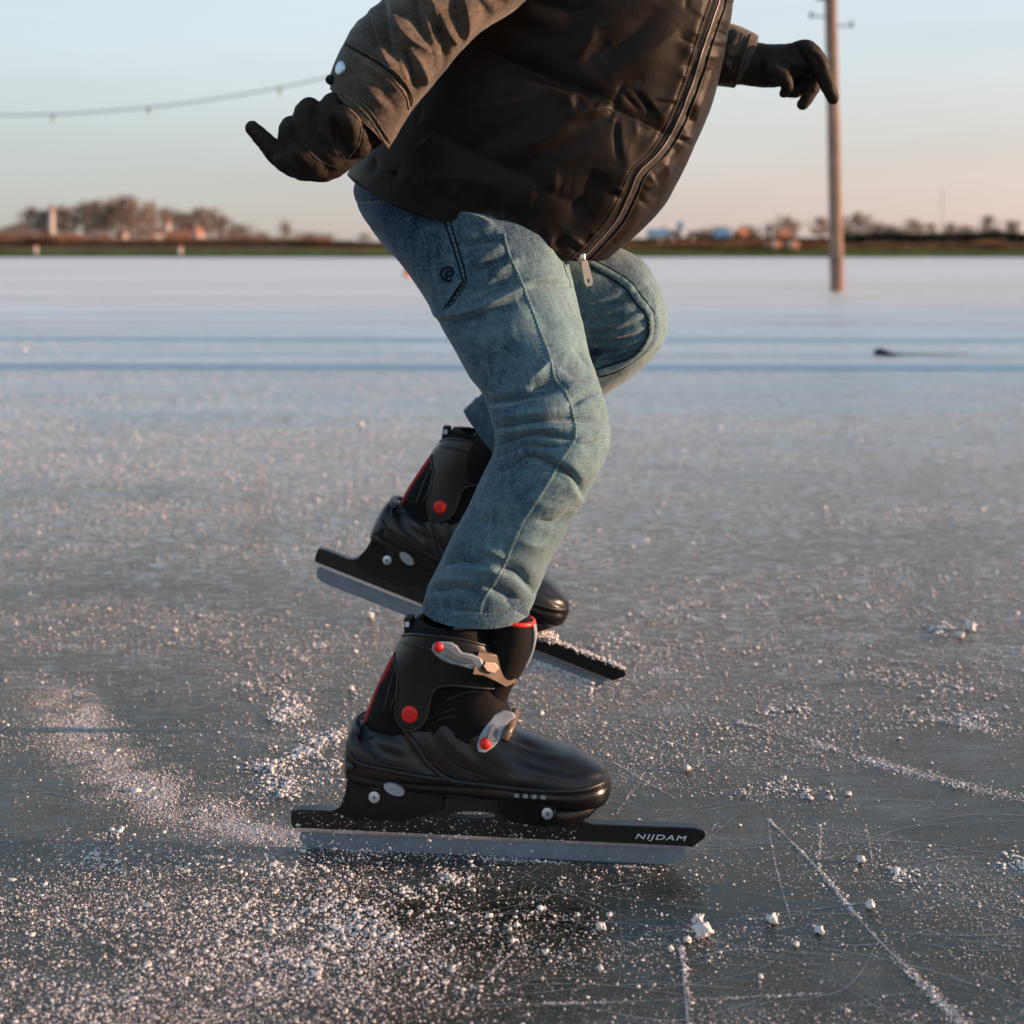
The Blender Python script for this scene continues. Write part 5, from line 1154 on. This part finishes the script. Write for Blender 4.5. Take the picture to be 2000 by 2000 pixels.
lg = zz(Z3, [(612, 540), (616, 500), (640, 496), (646, 515), (628, 522), (618, 520)]); ribbon(mb, castline(JT, lg, 6, .0006), .0032, .0008)
mb.build('pocket_emblem', M_seamd, jeans)
mb = MB()
for pts in ([(585, 180), (612, 260), (640, 340), (662, 410), (684, 480), (702, 548)], [(612, 170), (640, 260), (664, 330), (684, 400), (705, 470), (722, 548)], [(702, 548), (665, 600), (606, 690)]): ribbon(mb, castline(JT, zz(Z3, pts), 8, .0005), .0020, .0008)
mb.build('pocket_edge', M_seamd, jeans)
# ------------------------------------------------------------------ vest
vst = [(950, -500, 1330, -560, 1.90, .08), (905, -400, 1400, -440, 1.90, .15), (880, -280, 1430, -300, 1.90, .20), (860, -180, 1440, -160, 1.90, .21), (838, -80, 1436, -50, 1.90, .21), (800, 20, 1422, 60, 1.90, .205), (765, 100, 1398, 165, 1.90, .20), (735, 175, 1368, 255, 1.90, .20),
       (712, 235, 1335, 335, 1.90, .20), (697, 285, 1292, 410, 1.90, .195, 0, 12), (688, 315, 1240, 462, 1.90, .19, 0, 24), (684, 336, 1190, 492, 1.90, .185, 8, 44)]
vl = Loft(vst, 460, 560, pw=.72, lip=.05)
ss = []
def X(pts, a, w1, w2=None, z=Z2): ss.append((zz(z, pts), a*.62, w1*1.1, (w2 or w1)*1.1))
Q1 = [(-500, 120), (-250, 220), (0, 335), (200, 425), (420, 520), (580, 600), (700, 655), (830, 725)]
Q0 = [(-200, -330), (100, -240), (400, -150), (700, -80), (1000, -20)]
Q2 = [(-700, 560), (-450, 700), (-200, 830), (0, 920), (150, 1000), (300, 1090), (420, 1180)]
for q_ in (Q1, Q0): X(q_, -11, 11, 14); X(q_, -6, 45, 60)
X(Q2, -3, 10, 12); X(Q2, -3, 40)
ZIP = zz(Z2, [(1112, -120), (1108, 0), (1080, 90), (1030, 240), (982, 400), (930, 545), (862, 705), (780, 830), (680, 930), (630, 1040), (560, 1180), (450, 1310), (360, 1400), (335, 1425)])
ss.append((ZIP, -6, 9, 9)); ss.append(([(x-26, y-4) for x, y in ZIP], 6, 13)); ss.append(([(x+26, y+8) for x, y in ZIP], 5, 12))
X([(572, 625), (562, 730), (570, 860)], -4, 5); X([(590, 650), (590, 760), (600, 860)], 3, 7)
X([(280, 640), (400, 600), (560, 560)], 6, 8, 14); X([(300, 690), (430, 650), (560, 620)], -5, 10); X([(200, 470), (300, 520), (330, 600)], 5, 9); X([(330, 480), (400, 540), (430, 600)], 4, 7); X([(420, 520), (500, 570), (560, 590)], 5, 7)
X([(0, 850), (200, 740), (400, 650), (560, 610)], 5, 12, 20); X([(0, 930), (250, 800), (480, 700)], -5, 18)
X([(360, 300), (420, 220), (440, 150)], 6, 8); X([(400, 330), (470, 260), (530, 220)], -5, 9); X([(500, 440), (620, 340), (760, 270), (900, 150)], 7, 16, 26); X([(480, 330), (600, 230), (720, 120), (800, 30)], -7, 18)
X([(560, 480), (640, 440), (720, 420)], -4, 9); X([(600, 500), (660, 560), (700, 600)], -5, 6); X([(650, 480), (720, 560), (770, 640)], -4, 6); X([(720, 500), (780, 590), (810, 660)], 3, 7)
X([(560, 880), (500, 1050), (420, 1200), (330, 1320)], 9, 20, 34); X([(440, 900), (380, 1080), (300, 1240)], -7, 22); X([(640, 760), (600, 900), (560, 1000)], 4, 12)
X([(280, 1330), (320, 1290), (360, 1300)], 4, 7); X([(240, 1350), (270, 1320), (300, 1290)], -5, 7)
X([(1040, 270), (1010, 330), (1000, 400)], 5, 8); X([(1060, 360), (1020, 430), (990, 520)], -6, 7); X([(960, 560), (950, 620), (960, 660)], -6, 7); X([(1000, 520), (980, 590), (975, 650)], 5, 7); X([(900, 660), (930, 720), (900, 760)], 5, 8); X([(860, 780), (880, 830), (850, 880)], -6, 9)
X([(800, 860), (840, 930), (800, 1000)], 4, 7); X([(690, 980), (730, 1000), (780, 990)], 4, 6); X([(700, 1040), (760, 1060), (800, 1040)], -4, 8); X([(760, 1140), (700, 1200), (600, 1300)], 4, 14)
X([(-300, 600), (0, 520), (200, 450)], 4, 18); X([(-400, 850), (-150, 780), (100, 640)], -4, 22); X([(-700, 300), (-450, 350), (-200, 330)], 4, 25); X([(-500, 1000), (-300, 960), (-100, 1000)], 4, 16); X([(-200, 1150), (-60, 1140), (60, 1200)], -4, 12); X([(0, 60), (150, 100), (300, 60)], 5, 16); X([(100, 0), (300, 60), (420, 40)], -5, 12)
for k in range(46):            # puckers along the quilting seams
    q_ = np.array(smoothpoly(zz(Z2, random.choice([Q1, Q1, Q0, Q2])), 8)); i = random.randrange(1, len(q_)-1); t = q_[i+1]-q_[i-1]; t /= np.linalg.norm(t); nn = np.array([-t[1], t[0]])*random.choice([-1, 1])
    nn = nn+t*random.uniform(-.5, .5); l = random.uniform(18, 55); ss.append(([tuple(q_[i]), tuple(q_[i]+nn*l*.5+t*random.uniform(-3, 3)), tuple(q_[i]+nn*l)], random.choice([-1, 1])*random.uniform(1.0, 2.2), random.uniform(4, 7)))
for k in range(70):            # ripples beside the zip and along the hem
    q_ = np.array(smoothpoly(ZIP if k < 40 else zz(Z1, [(650, 890), (760, 960), (900, 1010), (1100, 1070), (1300, 1150), (1450, 1230), (1600, 1310), (1720, 1380)]), 8)); i = random.randrange(1, len(q_)-1); t = q_[i+1]-q_[i-1]; t /= np.linalg.norm(t)
    nn = np.array([-t[1], t[0]])*(random.choice([-1, 1]) if k < 40 else -1); nn = nn+t*random.uniform(-.4, .4); l = random.uniform(18, 45)
    a = q_[i]+nn*10; ss.append(([tuple(a), tuple(a+nn*l*.5), tuple(a+nn*l)], random.choice([-1, 1])*random.uniform(1, 2.6), random.uniform(4, 7)))
vest, VT = garment('vest', vl, ss, M_nylon, [((5, 5, 6), .005), ((14, 14, 20), .0009), ((50, 50, 60), .0002)])
mb = MB(); zp = castline(VT, ZIP, 12, .0012); ribbon(mb, zp, .017, .0012); mb.build('zip_tape', M_nylond, vest)
mb = MB(); mb.tube([p+n*.0016 for p, n in zp], .0011, 8); zo = mb.build('zip_teeth', M_zipt, vest)
mb = MB(); ribbon(mb, castline(VT, [(x-15, y-3) for x, y in ZIP], 12, .001), .0014, .0006); ribbon(mb, castline(VT, [(x+16, y+5) for x, y in ZIP], 12, .001), .0022, .001); mb.build('zip_piping', M_lining, vest)
mb = MB(); qq = castline(VT, zz(Z2, Q1), 10, .0006)
for a_ in (-.004, .004):
    for i in range(0, len(qq)-4, 5): ribbon(mb, [(p+Vector((0, 0, a_)), n) for p, n in qq[i:i+4]], .0009, .0004)
mb.build('quilt_stitching', M_lining, vest)
pc = W(1142, 512, 1.71)
mb = MB(); mb.box((0, 0, 0), (.009, .005, .011)); sl_ = mb.build('zip_slider', M_zip, vest); hit = cast(VT, 1136, 503)[0] or pc; sl_.location = hit+Vector((0, -.004, 0)); bevel(sl_, .0015)
mb = MB(); e = [(-.004, 0), (.004, 0), (.0055, -.026), (.0035, -.031), (-.003, -.031), (-.005, -.026)]; me = prism(e, -.0008, .0008, [[(-.0018, -.022), (.0018, -.022), (.002, -.027), (-.0018, -.027)]])
zt_ = link('zip_pull', me, M_zip, vest, False); zt_.location = hit+Vector((.003, -.008, -.004)); zt_.rotation_euler = (0, R(-12), R(15))
# ------------------------------------------------------------------ denim jacket sleeves
near_sl = [(1010, -420, 1190, -330, 1.78, .075), (960, -330, 1180, -230, 1.72, .075), (880, -210, 1130, -130, 1.67, .072), (815, -100, 1070, -55, 1.64, .070), (765, -30, 1020, 5, 1.62, .068), (722, 14, 952, 50, 1.61, .065), (690, 52, 900, 100, 1.605, .062), (668, 92, 862, 150, 1.60, .057), (652, 125, 812, 205, 1.60, .052), (645, 150, 784, 245, 1.60, .047), (645, 172, 760, 287, 1.60, .042)]
far_sl = [(1190, -340, 1260, -200, 2.08, .07), (1230, -200, 1150, -60, 2.10, .065), (1290, -60, 1190, 90, 2.09, .06), (1350, 15, 1290, 160, 2.07, .052), (1400, 42, 1360, 166, 2.055, .047), (1440, 52, 1400, 168, 2.045, .044), (1476, 70, 1432, 172, 2.04, .040)]
sl1 = Loft(near_sl, 360, 300, lip=.06); sl2 = Loft(far_sl, 240, 200, lip=.06)
js = []
def D(pts, a, w1, w2=None, z=Z1): js.append((zz(z, pts), a, w1, w2 or w1))
D([(800, -40), (815, 80), (850, 220), (905, 345)], -15, 18, 7); D([(850, -60), (885, 90), (945, 195), (1090, 285)], 9, 6, 16); D([(985, -40), (1010, 80), (1055, 190), (1088, 262)], -12, 16, 5); D([(1050, -60), (1090, 40), (1140, 150), (1235, 255)], 9, 5, 14)
D([(1105, 60), (1150, 190), (1175, 300), (1160, 400)], -10, 12, 5); D([(1200, -60), (1225, 60), (1250, 220)], -5.5, 12, 4); D([(1255, -20), (1268, 110), (1256, 250)], 8, 5, 16); D([(750, 60), (795, 210), (860, 360), (955, 470)], 9, 6, 13); D([(715, 40), (755, 160), (800, 260)], -6, 10, 5)
D([(695, 100), (730, 220), (800, 310)], 4, 6); D([(620, 240), (760, 320), (880, 400), (955, 490), (978, 570)], -6, 4, 5); D([(650, 215), (790, 295), (905, 375), (975, 450)], 3, 8); D([(610, 275), (740, 350), (850, 430), (930, 520)], 3, 7)
D([(930, 260), (985, 370), (1010, 500)], -6, 9, 4); D([(960, 250), (1040, 380), (1060, 480)], 4, 7)
D([(950, 300), (990, 400), (1000, 500)], -5, 10); D([(1010, 330), (1050, 420), (1060, 480)], 4, 9); D([(1100, 330), (1120, 400), (1100, 440)], -4, 8); D([(740, 380), (800, 450), (850, 520)], -4, 8); D([(700, 420), (780, 520), (860, 600)], 3, 8); D([(800, 510), (870, 560), (900, 630)], -3, 7); D([(640, 320), (700, 390), (740, 470)], -3, 8)
D([(690, 545), (750, 610), (800, 700), (850, 780)], -3, 4); D([(1320, -20), (1380, 60), (1400, 110)], -5, 9); D([(1400, -60), (1450, 10), (1500, 20)], -6, 8); D([(560, 430), (640, 500), (720, 560)], -2.5, 5)
js2 = []
for p_, a_, w_ in (([(1240, 190), (1215, 310), (1190, 460)], -4, 5), ([(1180, 160), (1150, 260), (1130, 330)], -3, 6), ([(1290, 200), (1260, 300), (1230, 420)], 2, 5), ([(1160, 300), (1220, 330), (1250, 400)], -3, 6)): js2.append((zz(Z2, p_), a_, w_))
sl1.co = sculpt(sl1.co, sl1.F, js); sl2.co = sculpt(sl2.co, sl2.F, js2)
yoke = Loft([(900, -300, 1400, -330, 1.90, .17), (930, -400, 1390, -440, 1.90, .18), (1000, -480, 1350, -530, 1.9, .13), (1090, -520, 1300, -570, 1.9, .07)], 40, 80, capend=.3)
def swear(co, n): return np.clip(.52+.3*fbm(co*40, 3)+.16*vnoise(co*190), 0, 1)
jacket, DT = garment('denim_jacket', merge([sl1, sl2, yoke]), [], M_jack, [((9, 9, 9), .002), ((40, 40, 40), .0009)], swear)
mb = MB()
for pts in ([(625, 225), (765, 305), (890, 385), (965, 480), (985, 550)], [(632, 262), (750, 335), (865, 418), (940, 510), (962, 590)], [(575, 455), (680, 530), (755, 600), (815, 690), (862, 770)], [(560, 470), (660, 550), (735, 620), (790, 700), (838, 785)]):
    ribbon(mb, castline(DT, zz(Z1, pts), 8, .0005), .0016, .0007)
mb.build('seam', M_thr2, jacket); mb = MB()
ribbon(mb, castline(DT, zz(Z2, [(1290, 185), (1250, 310), (1205, 460)]), 8, .0005), .002, .0008); ribbon(mb, castline(DT, zz(Z2, [(1245, 180), (1210, 310), (1180, 455)]), 8, .0005), .002, .0008)
mb.build('seam', M_thr2, jacket)
mb = MB(); ribbon(mb, castline(DT, zz(Z1, [(618, 243), (760, 321), (880, 402), (955, 495), (975, 570)]), 8, .0003), .0035, .0006); mb.build('cuff_gap', M_nylond, jacket)
for u, v in ((585, 370),):
    p, n_ = cast(DT, *zz(Z1, [(u+12, v)])[0])
    if p: 
        if n_.y > 0: n_ = -n_
        MB().tube([p-n_*.001, p+n_*.002, p+n_*.003], [.0082, .0082, .0055], 24).build('snap_button', M_screw, jacket)
p, n_ = cast(DT, *zz(Z1, [(545, 430)])[0])
if p: MB().ball(p, (.007, .007, .006), 14).build('cuff_tab', M_nylond, jacket)
# ------------------------------------------------------------------ gloves
def px_chain(mb, pts, Ys, rp, seg=18):
    P_ = [W(x, y, Y) for (x, y), Y in zip(pts, Ys)]; mb.cap(P_, [r_*Y/F for r_, Y in zip(rp, Ys)], seg)
def loft_to_mb(mb, lo): mb.add([tuple(v) for v in lo.co], [tuple(int(i) for i in f) for f in lo.F])
def solid(st, nr=40, na=40):
    mb = MB(); st = [st[0]]+list(st); lo = Loft(st[1:], nr, na, capend=.5)
    n0 = len(lo.co); c0 = lo.co[:na].mean(0); mb.add([tuple(v) for v in lo.co]+[tuple(c0)], [tuple(int(i) for i in f) for f in lo.F]+[(n0, (k+1) % na, k) for k in range(na)]+[tuple(range((lo.nr-1)*na, lo.nr*na))]); return mb
gm = solid([(690, 130, 790, 240, 1.60, .026), (660, 165, 745, 280, 1.60, .028), (636, 190, 716, 300, 1.60, .031), (606, 214, 676, 330, 1.60, .034), (578, 240, 632, 348, 1.60, .034), (556, 270, 585, 346, 1.60, .03), (545, 295, 552, 330, 1.60, .022)])
px_chain(gm, [(575, 318), (545, 302), (522, 280), (505, 262), (492, 250)], [1.60, 1.595, 1.59, 1.587, 1.585], [30, 24, 19, 16.5, 14.5])
px_chain(gm, [(590, 330), (566, 290), (561, 258), (566, 242)], [1.592, 1.583, 1.576, 1.574], [24, 22, 19, 16])
px_chain(gm, [(620, 325), (598, 270), (592, 225), (604, 206), (620, 215)], [1.588, 1.574, 1.570, 1.572, 1.58], [25, 23, 20, 17, 15])
px_chain(gm, [(650, 310), (636, 250), (640, 212), (653, 198), (668, 208)], [1.588, 1.572, 1.570, 1.574, 1.585], [25, 24, 21, 18, 15])
px_chain(gm, [(700, 285), (690, 250), (672, 225), (655, 222)], [1.585, 1.568, 1.562, 1.566], [26, 26, 22, 16])
px_chain(gm, [(600, 335), (640, 330), (680, 305)], [1.60, 1.60, 1.60], [20, 24, 22])
me = remeshed(gm, .0016, 5, .5); co, Fq = meshnp(me)
gs = []
for p_, a_, w_ in (([(700, 580), (715, 680), (690, 780), (640, 850)], -3.2, 4), ([(620, 600), (660, 700), (640, 800)], 2, 8), ([(540, 660), (590, 760), (630, 820)], -3, 6), ([(500, 690), (540, 780), (590, 850)], 2, 6), ([(430, 780), (480, 850), (540, 890)], -3, 6), ([(350, 770), (390, 850), (450, 900)], 2.2, 6), ([(350, 850), (380, 920)], -3, 5), ([(270, 850), (340, 900), (390, 930)], 2.2, 5), ([(410, 700), (450, 770)], -2.5, 5), ([(460, 620), (480, 700)], -2, 5)):
    gs.append((zz(Z1, p_), a_, w_))
co = sculpt(co, Fq, gs); n_ = npnormals(co, Fq); co = co+n_*(.0007*fbm(co*120, 3))[:, None]; me.vertices.foreach_set('co', co.astype(np.float32).ravel()); me.update()
g1 = link('glove', me, M_glove, person); g1['label'] = 'black glove on the near hand, curled with one finger stretched out'
GT = bvh(co, Fq); mb = MB(); ribbon(mb, castline(GT, zz(Z1, [(640, 590), (690, 640), (705, 700), (690, 780), (640, 850)]), 8, .0004), .002, .0007); mb.build('glove_seam', M_thr2, g1)
for pts in ([(560, 900), (470, 860), (400, 780), (370, 700)], [(620, 860), (545, 770), (490, 680), (460, 600)], [(330, 900), (300, 850), (250, 790)]):
    q_ = castline(GT, zz(Z1, pts), 8, .0003)
    if len(q_) > 3: mb = MB(); ribbon(mb, q_, .0012, .0005); mb.build('glove_seam', M_lining, g1)
GY = 2.03
gm = solid([(1420, 60, 1385, 165, GY, .03), (1470, 80, 1445, 165, GY, .028), (1500, 86, 1480, 170, GY, .032), (1532, 86, 1520, 170, GY, .036), (1560, 84, 1545, 160, GY, .036), (1582, 98, 1572, 150, GY, .03)])
px_chain(gm, [(1545, 108), (1574, 98), (1597, 120), (1613, 158), (1627, 192)], [GY-.02, GY-.028, GY-.03, GY-.03, GY-.028], [22, 21, 18, 16, 12.5])
px_chain(gm, [(1540, 115), (1572, 122), (1590, 155), (1580, 185), (1568, 204)], [GY, GY, GY-.005, GY-.008, GY-.008], [22, 20, 16.5, 14, 12])
px_chain(gm, [(1530, 125), (1560, 135), (1572, 160), (1556, 178), (1540, 180)], [GY+.02, GY+.02, GY+.015, GY+.01, GY+.005], [22, 18, 16, 13, 11])
px_chain(gm, [(1520, 140), (1545, 155), (1545, 172), (1535, 178)], [GY+.03, GY+.03, GY+.025, GY+.02], [20, 16, 13, 11])
px_chain(gm, [(1500, 130), (1528, 150), (1538, 168), (1532, 182)], [GY-.025, GY-.034, GY-.034, GY-.03], [20, 17, 13, 10])
me = remeshed(gm, .0018, 5, .5); co, Fq = meshnp(me)
gs = []
for p_, a_, w_ in (([(1520, 240), (1560, 300), (1590, 360)], -3, 5), ([(1330, 250), (1420, 300), (1500, 290)], 1.5, 8), ([(1500, 400), (1560, 380), (1640, 400)], -2.5, 5), ([(1600, 290), (1650, 330), (1650, 400)], -2.5, 5), ([(1340, 330), (1360, 400), (1340, 450)], -2, 5)): gs.append((zz(Z2, p_), a_, w_))
co = sculpt(co, Fq, gs); n_ = npnormals(co, Fq); co = co+n_*(.0007*fbm(co*110, 3))[:, None]; me.vertices.foreach_set('co', co.astype(np.float32).ravel()); me.update()
g2 = link('glove', me, M_glove, person); g2['label'] = 'black glove on the far hand, index finger pointing down'
